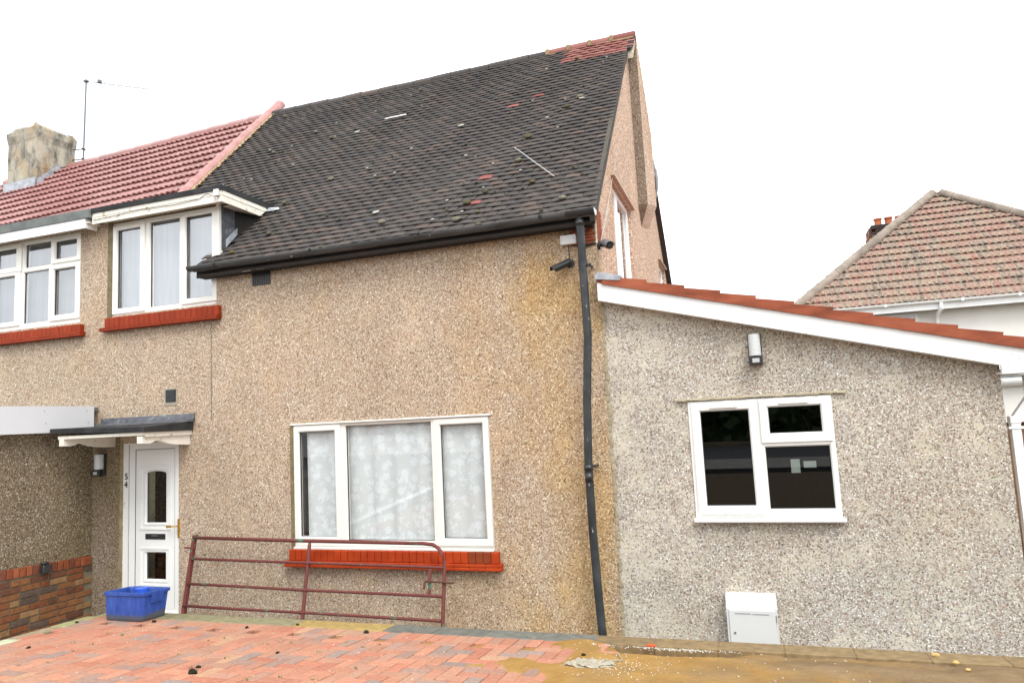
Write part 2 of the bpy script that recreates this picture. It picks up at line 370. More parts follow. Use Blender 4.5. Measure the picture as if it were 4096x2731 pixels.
t = NT('diffuser_ribbed', .25, .5); w = t.new('ShaderNodeTexWave'); w.bands_direction = 'Z'; w.inputs['Scale'].default_value = 26; t.l.new(t.pos, w.inputs['Vector']); t.col(t.ramp(w.outputs['Fac'], [(.2, (.46, .48, .48)), (.8, (.66, .68, .67))])); t.bump(w.outputs['Fac'], .4, .004); DIFFUSER = t.m

def glass_mat(name, tint=(.93, .95, .95), boost=1.0, base=.03):
    m = bpy.data.materials.new(name); m.use_nodes = True; n = m.node_tree.nodes; l = m.node_tree.links; n.clear()
    o = n.new('ShaderNodeOutputMaterial'); mixs = n.new('ShaderNodeMixShader'); tr = n.new('ShaderNodeBsdfTransparent'); gl = n.new('ShaderNodeBsdfGlossy')
    tr.inputs[0].default_value = (*tint, 1); gl.inputs['Roughness'].default_value = 0.0; gl.inputs['Color'].default_value = (.95, .97, 1, 1)
    fr = n.new('ShaderNodeFresnel'); gm_ = n.new('ShaderNodeNewGeometry'); io = n.new('ShaderNodeMath'); io.operation = 'MULTIPLY_ADD'; io.inputs[1].default_value = 1/1.5-1.5; io.inputs[2].default_value = 1.5
    l.new(gm_.outputs['Backfacing'], io.inputs[0]); l.new(io.outputs[0], fr.inputs['IOR'])
    mm = n.new('ShaderNodeMath'); mm.operation = 'MULTIPLY_ADD'; mm.inputs[1].default_value = boost; mm.inputs[2].default_value = base; mm.use_clamp = True
    l.new(fr.outputs[0], mm.inputs[0]); l.new(mm.outputs[0], mixs.inputs[0]); l.new(tr.outputs[0], mixs.inputs[1]); l.new(gl.outputs[0], mixs.inputs[2]); l.new(mixs.outputs[0], o.inputs[0])
    return m
GLASS = glass_mat('window_glass', tint=(.97, .98, .98), boost=1.5, base=.02)
GLASSU = glass_mat('window_glass_upper', tint=(.92, .94, .95), boost=2.2, base=.09)
GLASSX = glass_mat('window_glass_dark', tint=(.55, .57, .55), boost=1.5, base=.045)
GLASSD = glass_mat('door_glass', tint=(.25, .26, .22), boost=1.2)
def curtain_mat(name, ca, cb, alpha, lace):
    t = NT(name, .95, .05)
    if lace:
        m1 = t.mapped((1, 0.0, 1)); v = t.vor(11, 'SMOOTH_F1', m1, .75); v.inputs['Smoothness'].default_value = .25; v2 = t.vor(46, 'F1', m1)
        petal = t.math('ADD', v.outputs['Distance'], t.math('MULTIPLY', v2.outputs['Distance'], .55))
        f = t.val(petal, .70, .78, 1, 0)
    else:
        f = t.val(t.noise(3, 3, t.mapped((6, 1, .3))), .3, .7)
    t.col(t.mix(f, ca, cb)); 
    al = t.val(f, 0, 1, alpha[0], alpha[1]); t.l.new(al, t.b.inputs['Alpha'])
    t.b.inputs['Transmission Weight'].default_value = 0
    return t.m
LACE = curtain_mat('lace_curtain', (.59, .62, .615), (.655, .695, .705), (.97, 1.0), True)
NET = curtain_mat('net_curtain', (.19, .215, .235), (.27, .30, .32), (.97, 1.0), False)
NETGREY = curtain_mat('grey_blind', (.17, .175, .185), (.23, .235, .245), (.95, 1.0), False)

# ------------------------------------------------------------------ the setting: ground, drive, kerb, path, road
G0, GS = .41, .075                      # drive plane  z = G0 - GS*y
def gz(y): return G0 - GS*y
DR = math.atan(GS)
b = MB(); box(b, -300, 300, -1.21, 400, -.5, -.03); tag(obj('ground', b, EARTH), kind='structure')
b = MB(); box(b, -7.84, 2.1, -1.2, 0.05, -.1, 0.0); tag(obj('path', b, CONC), kind='structure')
b = MB()
KX0, KX1 = -6.15, -5.2
def sheet(bm, x0, x1, ys, zf, mi=0):
    rows = [[bm.verts.new((x, y, zf(y))) for x in (x0, x1)] for y in ys]
    for i in range(len(rows)-1):
        f = bm.faces.new([rows[i][0], rows[i][1], rows[i+1][1], rows[i+1][0]]); f.material_index = mi
drive = MB(); sheet(drive, -6.3, 14, (-7.6, -1.3), lambda y: gz(y)-.075)
prism(drive, [(-6.3, -1.3, -.1), (14, -1.3, -.1), (14, -1.3, gz(-1.3)-.076), (-6.3, -1.3, gz(-1.3)-.076)], (0, -.2, 0))
driveway = tag(obj('driveway', drive, JOINT), kind='structure')
b = MB(); sheet(b, -300, 300, (-10.2, -7.6), lambda y: .99-.02*(y+7.6)*0); tag(obj('pavement', b, CONC), kind='structure')
b = MB(); box(b, -300, 300, -17.5, -10.2, .6, .88); tag(obj('road', b, ASPH), kind='structure')
b = MB(); box(b, -300, 300, -60, -17.5, .5, .98); tag(obj('verge', b, EARTH), kind='structure')

b = MB(); sheet(b, -30, -6.32, (-7.6, -2.61), lambda y: gz(y)-.02); sheet(b, 14, 40, (-7.6, -1.3), lambda y: gz(y)-.02); tag(obj('front_garden', b, plain('garden_paving', (.17, .15, .125), .95, .1, .2, 2)), kind='structure')
# kerb of concrete edging slabs, along the house and down the left side of the drive
kerb = thing('kerb', None, None, (-2, -1.3, .4)); kerb['kind'] = 'structure'
def slab_bm(L, W, H, bev=.012):
    b = MB(); box(b, -L/2, L/2, -W/2, W/2, -H, 0, bev); return b
me = bpy.data.meshes.new('kerb_slab'); bb = slab_bm(.436, .235, .16, .006); bb.to_mesh(me); bb.free(); me.materials.append(SLAB)
x = -6.06; i = 0
GREENISH, OCHRE, GREYD, BROWN = (.225, .205, .125), (.33, .235, .09), (.145, .145, .13), (.215, .155, .085)
while x < 3.4:
    if x < -4.15: c = GREENISH
    elif x < -3.35: c = OCHRE
    elif x < -1.3: c = GREYD
    else: c = BROWN
    f_ = random.uniform(.92, 1.08); c = tuple(v*f_ for v in c)
    inst('kerb_slab', me, kerb, (x+.215, -1.335, .5125 + random.uniform(-.002, .002)), (-DR, 0, random.uniform(-.004, .004)), c)
    x += .44; i += 1
for k in range(8):
    y = -1.62-.44*k
    xx = -6.16 + .165*(-1.25-y)
    c = tuple(v*random.uniform(.9, 1.15) for v in ((.26, .24, .14) if k < 2 else (.38, .37, .27)))
    inst('kerb_slab', me, kerb, (xx+.085, y-.08, gz(y)+.006), (0, DR, pi/2+.155), c, (1.0, .68, 1))
b = MB(); prism(b, [(-1.3, y_, .5125-GS*(y_+1.335)-o_) for y_, o_ in ((-1.448, .0035), (-1.222, .0035), (-1.222, .1), (-1.448, .1))], (4.7, 0, 0)); obj('kerb_bedding', b, plain('bedding_brown', (.19, .135, .075), .95, .1, .25, 9, .6), kerb)
b = MB(); box(b, -6.3, 4, -1.43, -1.235, -.1, .33); obj('retaining_wall', b, CONC, kerb)
b = MB(); prism(b, [(-6.28, -1.3, -.1), (-6.13, -1.3, -.1), (-6.13, -1.3, .33), (-6.28, -1.3, .33)], (.9, -5.2, .42)); obj('retaining_wall', b, CONC, kerb)

# herringbone block pavers
def paver_mesh():
    b = MB(); box(b, -.0970, .0970, -.0470, .0470, -.06, 0, .004); me = bpy.data.meshes.new('paving_brick'); b.to_mesh(me); b.free(); me.materials.append(PAVER); return me
pme = paver_mesh()
PCOL = [((.385, .175, .115), 5), ((.40, .190, .122), 6), ((.37, .190, .126), 5), ((.345, .188, .132), 4), ((.300, .190, .150), 2.5), ((.262, .190, .162), 1.2), ((.40, .235, .145), 1.2), ((.37, .155, .100), 3)]
def pick(cols, rng=random):
    s = sum(w for _, w in cols); r = rng.uniform(0, s)
    for c, w in cols:
        r -= w
        if r <= 0: break
    k = rng.uniform(.9, 1.1); return tuple(v*k for v in c)
spots = []
XL, XR, YT, YB = -6.0, -1.10, -1.455, -5.3
def leftx(y): return -6.16+.165*(-1.25-y)+.13
nx = int((XR-XL)/.1)
for i in range(nx):                      # soldier course against the kerb
    spots.append((XL+.05+.1*i, YT-.1, 1))
for a in range(-2, nx+2):
    for bq in range(0, 38):
        v = (a+bq) % 4                   # bq counts away from the house
        px, py = XL+.1*a, YT-.2-.1*bq
        if v == 0: spots.append((px+.1, py-.05, 0))
        elif v == 2: spots.append((px+.05, py-.1, 1)) if False else None
        if v == 3: pass
# upright bricks of the herringbone: cells whose index is 2 (near) over 3 (far)
for a in range(-2, nx+2):
    for bq in range(0, 38):
        if (a+bq) % 4 == 2: spots.append((XL+.1*a+.05, YT-.2-.1*bq-.1, 1))
spots = [s for s in spots if s and leftx(s[1]) < s[0] < XR+.08 and s[1] > YB and not (s[1] > YT-.2 and s[2] == 0)]
def appar(p): return (p-CAM).length
def inview(p, m=1.02):
    d = Vector(p)-CAM; z = d.dot(fw)
    if z < .1: return False
    return abs(d.dot(RT)/z)*2779.78 < 2048*m and abs(d.dot(UP)/z)*2779.78 < 1365*m
spots = sorted(spots, key=lambda s: (not inview((s[0], s[1], gz(s[1]))), appar(Vector((s[0], s[1], gz(s[1]))))))
rest = MB()
def stuff_add(bm, me, loc, rot, scale=None):
    n0 = len(bm.verts); bm.from_mesh(me); bm.verts.ensure_lookup_table()
    M = Matrix.Translation(Vector(loc)) @ rot.to_matrix().to_4x4()
    for v in bm.verts[n0:]: v.co = M @ v.co
from mathutils import Euler
for k, (px, py, o_) in enumerate(spots):
    rot = Euler((-DR + random.uniform(-.008, .008), random.uniform(-.01, .01), (pi/2 if o_ else 0) + random.uniform(-.008, .008)), 'XYZ')
    if o_: rot = (Matrix.Rotation(-DR, 3, 'X') @ Matrix.Rotation(pi/2+random.uniform(-.008, .008), 3, 'Z')).to_euler()
    loc = (px+random.uniform(-.0012, .0012), py+random.uniform(-.0012, .0012), gz(py)+random.uniform(-.0022, .0022))
    if k < 300: inst('paving_brick', pme, driveway, loc, rot, pick(PCOL))
    else: stuff_add(rest, pme, loc, rot)
# the further bricks use one mesh; colour by island
t = NT('block_paver_far', .88, .2); r = t.new('ShaderNodeNewGeometry').outputs['Random Per Island']
c = t.ramp(r, [(0, (.385, .175, .115)), (.2, (.40, .190, .122)), (.42, (.37, .190, .126)), (.6, (.345, .188, .132)), (.76, (.300, .190, .150)), (.86, (.262, .190, .162)), (.90, (.37, .155, .100))], 'CONSTANT')
c = t.mix(1, t.ramp(t.noise(40, 6), [(.3, (.84, .83, .82)), (.7, (1.12, 1.12, 1.12))]), c, 'MULTIPLY')
d = t.noise(2.2, 6); c = t.mix(t.val(d, .55, .75, 0, .35), c, (.42, .30, .2)); t.col(c); t.bump(t.noise(220, 4), .3, .002)
tag(obj('paving_brick', rest, t.m, driveway), kind='stuff')

# building sand spilt over the right of the drive: a height field that dips below the brick tops at its ragged edge
from mathutils import noise as mnoise
def sand_h(x, y):
    e = (x + 1.40 + .10*(y+2.0))
    e = .030*e if e < 0 else .09*e
    n = mnoise.noise(Vector((x*2.6, y*2.6, 3.1)))*.016 + mnoise.noise(Vector((x*8, y*8, 1.7)))*.010 + mnoise.noise(Vector((x*21, y*21, 8)))*.006 + mnoise.noise(Vector((x*50, y*50, 4)))*.0025
    l1 = .020*math.exp(-((x+1.85)**2/.09 + (y+2.22)**2/.012)); l2 = .017*math.exp(-((x+2.3)**2/.04 + (y+2.02)**2/.008)); l3 = .016*math.exp(-((x+1.6)**2/.02+(y+2.06)**2/.01))
    base = max(-.02, min(.016, e)) + n*.75 + l1*.8 + l2*.6 + l3*.7 - .003
    if y > -1.80: base -= .030*max(0, min(1, (y+1.80)/.33))*max(0, min(1, (x+1.25)/.2))
    if x > -1.12 and x < -.05 and y > -1.75:          # dug out along the kerb
        base -= .050*max(0, min(1, (y+1.72)/.2))*min(1, (x+1.12)/.1)*min(1, (-.05-x)/.35)
    return base
b = MB(); xs = [-3.3+.03*i for i in range(270)]; ys = [-1.45-.03*j for j in range(60)] + [-3.3-.15*j for j in range(3)]
V = [[b.verts.new((x, y, gz(y)+sand_h(x, y))) for x in xs] for y in ys]
for j in range(len(ys)-1):
    for i in range(len(xs)-1): b.faces.new([V[j][i], V[j+1][i], V[j+1][i+1], V[j][i+1]])
tag(obj('sand', b, SAND, None, True), 'ochre building sand spread over the right of the drive', 'sand', kind='stuff')
def gs(x, y): return gz(y) + max(0, sand_h(x, y))

# loose gravel off the pebbledash
b = MB(); rng = random.Random(3)
for k in range(620):
    q = rng.random()
    if q < .34: x, y = rng.gauss(-.62, .2), -1.50-abs(rng.gauss(0, .03))
    elif q < .56: x, y = rng.gauss(-.95, .16), rng.gauss(-2.05, .12)
    elif q < .66: x, y = rng.gauss(-.75, .3), rng.uniform(-1.45, -1.27)
    elif q < .74: x, y = rng.uniform(-1.3, .6), rng.uniform(-2.4, -1.46)
    elif q < .86: x, y = rng.gauss(-.75, .3), -1.50-abs(rng.gauss(0, .03))
    else: x, y = rng.uniform(-5.6, -1.3), rng.uniform(-3.2, -1.5)
    s = rng.uniform(.0025, .0055)
    z = gs(x, y) if y < -1.46 else .524-.075*(y+1.46)-.01
    r = bmesh.ops.create_cube(b, size=1)
    M = Matrix.Rotation(rng.uniform(0, 3), 3, 'Z') @ Matrix.Rotation(rng.uniform(0, 1), 3, 'X')
    for v in r['verts']: v.co = M @ Vector((v.co.x*s*1.5, v.co.y*s*1.2, v.co.z*s)) + Vector((x, y, z+s*.3))
tag(obj('gravel', b, PEBBLE), 'white gravel fallen from the wall beside the kerb', 'gravel', kind='stuff')

# a trampled lump of hardened cement on the sand
b = MB(); r = bmesh.ops.create_icosphere(b, subdivisions=5, radius=1.0)
for v in r['verts']:
    c = v.co.copy(); k = 1+.35*mnoise.noise(c*2.3)+.22*mnoise.noise(c*6)
    x, y = -1.13+c.x*.15*k+.03*c.y, -2.06+c.y*.075*k
    v.co = Vector((x, y, gs(x, y)+(.028*c.z if c.z > 0 else .01*c.z)*(1+.9*mnoise.noise(Vector((x*40, y*40, 2))))+.007*mnoise.noise(Vector((x*110, y*110, 6)))))
tag(obj('cement_lump', b, MORTAR_P), 'pale crumbled cement lump lying on the sand', 'rubble')
for (x, y, s, lab) in [(1.02, -1.33, .020, 'yellow stone lying nearest the kerb on the sand'), (1.10, -1.48, .015, 'pale small stone below the yellow stone on the sand'), (1.13, -1.63, .012, 'small yellow stone farthest out on the sand')]:
    b = MB(); blob(b, (x, y, gs(x, y)+s*.5), s*1.3, s, s*.8, int(x*100), 2, .12); tag(obj('stone', b, STONEY), lab, 'stone')
b = MB(); blob(b, (-.80, -1.49, gs(-.8, -1.49)+.012), .035, .014, .012, 5, 2, .15); tag(obj('brick_fragment', b, plain('brick_orange', (.5, .09, .03), .8)), 'bright orange brick fragment by the kerb on the sand', 'rubble')
b = MB(); tube(b, [(-.98, -1.80, gs(-.98, -1.8)+.012), (-.92, -1.95, gs(-.92, -1.95)+.006)], .004, 6); tube(b, [(-.92, -1.95, gs(-.92, -1.95)+.006), (-1.07, -1.99, gs(-1.07, -1.99)+.012)], .004, 6); tag(obj('twig', b, MORTAR_P), 'pale bent twig beside the cement lump', 'twig')
for k, (x, y, s, lab) in enumerate([(-3.63, -2.82, .030, 'largest dark moss clump on the brick drive'), (-3.69, -2.70, .017, 'small dark moss clump beside the largest one'), (-3.40, -2.24, .014, 'small dark moss clump on bare bricks mid drive'),
        (-4.2, -1.60, .017, 'dark moss clump on bricks in front of the gate'), (-3.82, -1.42, .016, 'dark moss clump at the edge of the ochre slabs'), (-5.23, -1.58, .020, 'dark moss clump beside the blue crate'),
        (-3.08, -1.54, .022, 'dark moss clump below the middle of the gate'), (-1.21, -1.84, .016, 'dark moss clump on the sand by the brick edge'), (-5.94, -1.76, .017, 'dark moss clump on the left edging slabs'), (-5.46, -2.57, .017, 'dark moss clump on bricks far left')]):
    b = MB(); z = gs(x, y) if x > -3 else gz(y)
    blob(b, (x, y, z+s*.35), s*1.0, s*.85, s*.6, 50+k, 2, .3)
    if k == 0:
        for q in range(16): tube(b, [(x+rng.gauss(0, .010), y+rng.gauss(0, .008), z+.015), (x-.006+rng.gauss(0, .016), y+rng.gauss(0, .012), z+.035+rng.uniform(0, .022))], .0007, 3)
    tag(obj('moss_clump', b, DIRTMOSS), lab, 'moss', 'moss clumps fallen on the drive')

b = MB(); wr = random.Random(31)
for k in range(26):
    x, y = wr.uniform(-5.3, -2.3), wr.uniform(-3.1, -1.8); y = YT-.2-.1*round((YT-.2-y)/.1)
    for q in range(6):
        p = Vector((x+wr.gauss(0, .012), y+wr.gauss(0, .004), gz(y))); d = Vector((wr.gauss(0, .008), wr.gauss(0, .008), wr.uniform(.008, .02)))
        b.faces.new([b.verts.new(p), b.verts.new(p+Vector((.005, .002, 0))), b.verts.new(p+d)])
tag(obj('weeds', b, plain('weed_green', (.10, .16, .05), .9)), 'tiny green weeds in the joints of the brick drive', 'weeds', kind='stuff')

# ------------------------------------------------------------------ windows
def window(parent, ox, oz, y, panes, sashes, frame_m, sill=None, curtain=None, cur_y=.12, interior=None, name='window', intm=None, dep=.9, gm=None):
    """panes: (x0,x1,z0,z1) glass; sashes: (x0,x1,z0,z1, pane index) opening lights standing proud of the frame"""
    w = bpy.data.objects.new(name, None); C.objects.link(w); w.parent = parent
    w.location = Vector(((ox[0]+ox[1])/2, y, oz[0])) - wloc(parent)
    sh = {s[4] for s in sashes}
    fixed = [p for i, p in enumerate(panes) if i not in sh]
    holes = list(fixed) + [(s[0]+.03, s[1]-.03, s[2]+.03, s[3]-.03) for s in sashes]
    b = MB(); plate(b, ox, oz, holes, y, y+.07, .011); bmesh.ops.recalc_face_normals(b, faces=b.faces[:]); obj('frame', b, frame_m, w)
    for s in sashes:
        b = MB(); plate(b, (s[0], s[1]), (s[2], s[3]), [panes[s[4]]], y-.016, y+.05, .012); bmesh.ops.recalc_face_normals(b, faces=b.faces[:]); obj('sash', b, frame_m, w)
        b = MB(); p = panes[s[4]]
        plate(b, (p[0]-.001, p[1]+.001), (p[2]-.001, p[3]+.001), [(p[0]+.006, p[1]-.006, p[2]+.006, p[3]-.006)], y+.014, y+.03); obj('gasket', b, BLACKPL, w)
    for p in fixed:
        b = MB(); plate(b, (p[0]-.001, p[1]+.001), (p[2]-.001, p[3]+.001), [(p[0]+.006, p[1]-.006, p[2]+.006, p[3]-.006)], y+.026, y+.04); obj('gasket', b, BLACKPL, w)
    for p in panes:
        b = MB(); vs = [b.verts.new(q) for q in ((p[0]-.005, y+.032, p[2]-.005), (p[1]+.005, y+.032, p[2]-.005), (p[1]+.005, y+.032, p[3]+.005), (p[0]-.005, y+.032, p[3]+.005))]
        b.faces.new(vs); obj('pane', b, gm or GLASS, w)
    if curtain:
        for (cx0, cx1, cz0, cz1, amp, per, cm) in curtain:
            b = MB(); n = max(8, int((cx1-cx0)/.012)); top = []; bot = []
            for i in range(n+1):
                xx = cx0+(cx1-cx0)*i/n
                yy = y+cur_y+amp*math.sin(2*pi*xx/per+.7*math.sin(xx*5))
                top.append(b.verts.new((xx, yy, cz1))); bot.append(b.verts.new((xx, yy+.25*amp, cz0)))
            for i in range(n): b.faces.new([bot[i], bot[i+1], top[i+1], top[i]])
            obj('curtain', b, cm, w, True)
    b = MB(); x0, x1, z0, z1 = ox[0]+.02, ox[1]-.02, oz[0]+.02, oz[1]-.02
    pts = [(x0, z0), (x1, z0), (x1, z1), (x0, z1)]
    f = [b.verts.new((q[0], y+.071, q[1])) for q in pts]; g = [b.verts.new((q[0]+(.3 if i in (1, 2) else -.3), y+dep, q[1]+(.3 if i > 1 else -.3))) for i, q in enumerate(pts)]
    for i in range(4): b.faces.new([f[i], f[(i+1) % 4], g[(i+1) % 4], g[i]])
    b.faces.new(g); obj('room_interior', b, intm or DARK, w)
    return w

# ------------------------------------------------------------------ number 54: main house
XG = -1.29
house = thing('house', 'brown pebbledash house with a steep dark tiled roof and open gable end', 'house', (-4.5, 0, 0))
UPW = ((-7.555, -5.912), (3.725, 4.925)); LOW = ((-4.868, -2.512), (.905, 2.226)); DOR = ((-7.352, -6.487), (.10, 2.115))
b = MB()
outline = [(-7.70, -.1), (XG, -.1), (XG, 4.20), (-5.90, 4.20), (-5.90, 4.97), (-7.70, 4.97)]
wall_poly(b, outline, [(UPW[0][0], UPW[0][1]-.02, UPW[1][0], UPW[1][1]+.02), (LOW[0][0], LOW[0][1], LOW[1][0], LOW[1][1]), (DOR[0][0], DOR[0][1], DOR[1][0], DOR[1][1])], (0, 0, 0), (1, 0, 0), (0, 0, 1), (0, .24, 0), .12)
obj('wall', b, PEB_MAIN, house)
# gable: front corner y=0, ridge y=3.47 z=7.86
b = MB()
gab = [(.2405, -.1), (7.0, -.1), (7.0, 4.42), (3.47, 7.80), (.2405, 4.49)]
wall_poly(b, gab, [(1.14, 2.52, 3.62, 4.88), (5.52, 6.42, 3.95, 4.77)], (XG, 0, 0), (0, 1, 0), (0, 0, 1), (-.24, 0, 0), .13)
obj('gable_wall', b, PEB_GABLE, house)
# external chimney breast, corbelled out high on the gable
b = MB()
prism(b, [(XG+.002, 3.40, 5.20), (XG+.002, 4.62, 5.50), (XG+.002, 4.62, 6.72), (XG+.002, 3.52, 7.78), (XG+.002, 3.40, 7.70)], (.133, 0, 0))
# sloping corbel under it
vs = [b.verts.new(p) for p in [(XG+.002, 3.40, 5.20), (XG+.135, 3.40, 5.20), (XG+.135, 4.62, 5.50), (XG+.002, 4.62, 5.50), (XG+.003, 3.56, 4.92), (XG+.003, 4.5, 5.1)]]
for f in ([0, 1, 4], [1, 2, 5, 4], [2, 3, 5], [0, 4, 5, 3]): b.faces.new([vs[k] for k in f])
t = pebbledash('pebbledash_front_shade', (.24, .19, .135), [(p, tuple(x*.58 for x in c)) for p, c in ST_MAIN], [], relief=.9); PEB_SHADE = t.m  # darker copy: shade on the breast's front face painted into the colour
bmesh.ops.recalc_face_normals(b, faces=b.faces[:])
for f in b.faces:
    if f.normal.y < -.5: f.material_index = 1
obj('chimney_breast', b, [PEB_GABLE, PEB_SHADE], house)
# rear wall, so the box is closed
b = MB(); box(b, -7.7, XG-.24, 6.7, 7.0, -.1, 4.3); obj('rear_wall', b, PEB_MAIN, house)

# roof
EY, EZ = -.24, 4.087; SL = math.atan(1.02425); US = Vector((0, math.cos(SL), math.sin(SL))); NS = Vector((0, -math.sin(SL), math.cos(SL)))
RY, RZ = 3.465, 7.885
XV = -1.25; XP = -7.78
b = MB()
def slab_slope(bm, x0, x1, s0, s1, top=-.075, th=.04):
    o = Vector((0, EY, EZ)); pts = []
    for s, h in ((s0, top), (s1, top), (s1, top-th), (s0, top-th)):
        q = o+US*s+NS*h; pts.append((x0, q.y, q.z))
    prism(bm, pts, (x1-x0, 0, 0))
slab_slope(b, -6.05, XV-.012, .02, 1.42); slab_slope(b, XP, XV-.012, 1.42, 5.29)
# rear slope as a closed slab
prism(b, [(XP, RY, RZ-.02), (XP, 7.35, 4.12), (XP, 7.35, 4.02), (XP, RY, RZ-.14)], (-1.205-XP, 0, 0))
roof = obj('roof', b, TILE, house)
def tile_mesh(name, mat, w=.1625, L=.19, th=.0105, camber=.0045):
    b = MB(); n = 4; up = []; lo = []
    for i in range(n+1):
        x = -w/2+w*i/n; h = camber*(1-(2*i/n-1)**2)
        up.append([b.verts.new((x, 0, h)), b.verts.new((x, L, h))]); lo.append([b.verts.new((x, 0, h-th)), b.verts.new((x, L, h-th))])
    for i in range(n):
        b.faces.new([up[i][0], up[i+1][0], up[i+1][1], up[i][1]]); b.faces.new([lo[i][0], up[i][0], up[i][1], lo[i][1]]) if i == 0 else None
        b.faces.new([lo[i+1][0], lo[i][0], lo[i][1], lo[i+1][1]]); b.faces.new([lo[i][0], lo[i+1][0], up[i+1][0], up[i][0]])
    b.faces.new([lo[n][1], up[n][1], up[n][0], lo[n][0]])
    bmesh.ops.recalc_face_normals(b, faces=b.faces[:])
    me = bpy.data.meshes.new(name); b.to_mesh(me); b.free(); me.materials.append(mat); return me
tme = tile_mesh('roof_tile', TILE); tred = tile_mesh('roof_tile', TILERED)
tiles = []; rng = random.Random(11)
NC = 53; GA = .1
slipped = {}
def special(x, s):      # red replacements and bare spots seen among the dark tiles
    y = EY+US.y*s
    for (sx, sy, c) in ((-2.58, .18, 1), (-2.62, .58, 2), (-2.35, 2.2, 1), (-2.75, 2.05, 1)):
        if abs(x-sx) < .085 and abs(y-sy) < .036: return c
    return 0
for c in range(NC):
    s = GA*c; y = EY+US.y*s; z = EZ+US.z*s
    xr = XV if y < 3.03 else -1.168
    off = .0825 if c % 2 else 0
    if z > 5.05: xl = XP+.06
    elif y < -.02: xl = -6.10
    else: xl = -5.885
    x = xr-.081-off*(1 if c % 2 else 0)
    if c % 2: tiles.append((xr-.041, s, .5, 0))
    k = 0
    while x > xl+.02:
        redp = (y > 2.97-.05*rng.random() and x > -2.2-.25*((y-2.9)/.5)+.18*rng.random())
        tiles.append((x, s, 1, 1 if redp else special(x, s))); x -= .1655
        k += 1
def tpos(x, s):
    sag = .012*math.sin(x*1.3+s*.9)+.008*math.sin(x*3.1-s*2.2) - .012*math.sin(pi*s/5.3)
    q = Vector((x, EY, EZ))+US*s+NS*(sag+.002); return q
tiles.sort(key=lambda q: (tpos(q[0], q[1])-CAM).length)
restd, restr = MB(), MB(); cnt = 0
for (x, s, wf, kind) in tiles:
    p = tpos(x+rng.uniform(-.002, .002), s+rng.uniform(-.005, .005))
    eav = .02 if s < .05 else 0
    rot = Euler((SL-.145+rng.uniform(-.016, .016)+eav*2, rng.uniform(-.012, .012), rng.uniform(-.018, .018)), 'XYZ')
    if kind == 2: p = p - US*.035 + NS*.004
    me_ = tred if kind else tme
    if cnt < 300:
        v = rng.uniform(.9, 1.12); inst('roof_tile', me_, roof, p, rot, (v, v, v), (wf, 1, 1))
        cnt += 1
    else:
        bm_ = restr if kind else restd
        n0 = len(bm_.verts); bm_.from_mesh(me_); bm_.verts.ensure_lookup_table()
        M = Matrix.Translation(p) @ rot.to_matrix().to_4x4() @ Matrix.Diagonal((wf, 1, 1, 1))
        for v in bm_.verts[n0:]: v.co = M @ v.co
o = tag(obj('roof_tile', restd, TILE, roof), kind='stuff'); o.color = (1, 1, 1, 1)
o = tag(obj('roof_tile', restr, TILERED, roof), 'red replacement tiles at the top of the gable', kind='stuff'); o.color = (1, 1, 1, 1)
# ridge tiles
def ridge_mesh(name, L, r, mat, th=.016, a0=-20, a1=200):
    b = MB(); n = 8; ring = []
    for xx in (-L/2, L/2):
        row = []
        for i in range(n+1):
            a = math.radians(a0+(a1-a0)*i/n); row.append((b.verts.new((xx, r*math.cos(a), r*math.sin(a))), b.verts.new((xx, (r-th)*math.cos(a), (r-th)*math.sin(a)))))
        ring.append(row)
    for i in range(n):
        A, B = ring; b.faces.new([A[i][0], B[i][0], B[i+1][0], A[i+1][0]]); b.faces.new([A[i][1], A[i+1][1], B[i+1][1], B[i][1]])
        b.faces.new([A[i][0], A[i+1][0], A[i+1][1], A[i][1]]); b.faces.new([B[i][0], B[i][1], B[i+1][1], B[i+1][0]])
    for A in ring: pass
    b.faces.new([ring[0][0][0], ring[0][0][1], ring[1][0][1], ring[1][0][0]]); b.faces.new([ring[0][n][0], ring[1][n][0], ring[1][n][1], ring[0][n][1]])
    bmesh.ops.recalc_face_normals(b, faces=b.faces[:])
    me = bpy.data.meshes.new(name); b.to_mesh(me); b.free(); me.materials.append(mat); return me
rdk = ridge_mesh('ridge_tile', .325, .10, TILE); rrd = ridge_mesh('ridge_tile', .33, .10, TILERED)
x = -1.33; k = 0
while x > XP:
    o = inst('ridge_tile', rrd if k < 4 else rdk, roof, (x, RY, RZ-.075+rng.uniform(-.006, .006)-.02*math.sin(pi*(x-XV)/(XP-XV))), (rng.uniform(-.03, .03), rng.uniform(-.015, .015), 0), (1.1, 1.1, 1.1)); x -= .335; k += 1
b = MB(); 
for i in range(4): box(b, -1.52-.335*i-.03, -1.52-.335*i+.035, RY-.13, RY-.02, RZ-.12, RZ-.015, .015)
box(b, -2.5, -1.18, RY-.125, RY-.05, RZ-.155, RZ-.105, .01)
obj('ridge_mortar', b, plain('ridge_mortar', (.27, .20, .115), .95, .1, .3, 12, .6), roof)
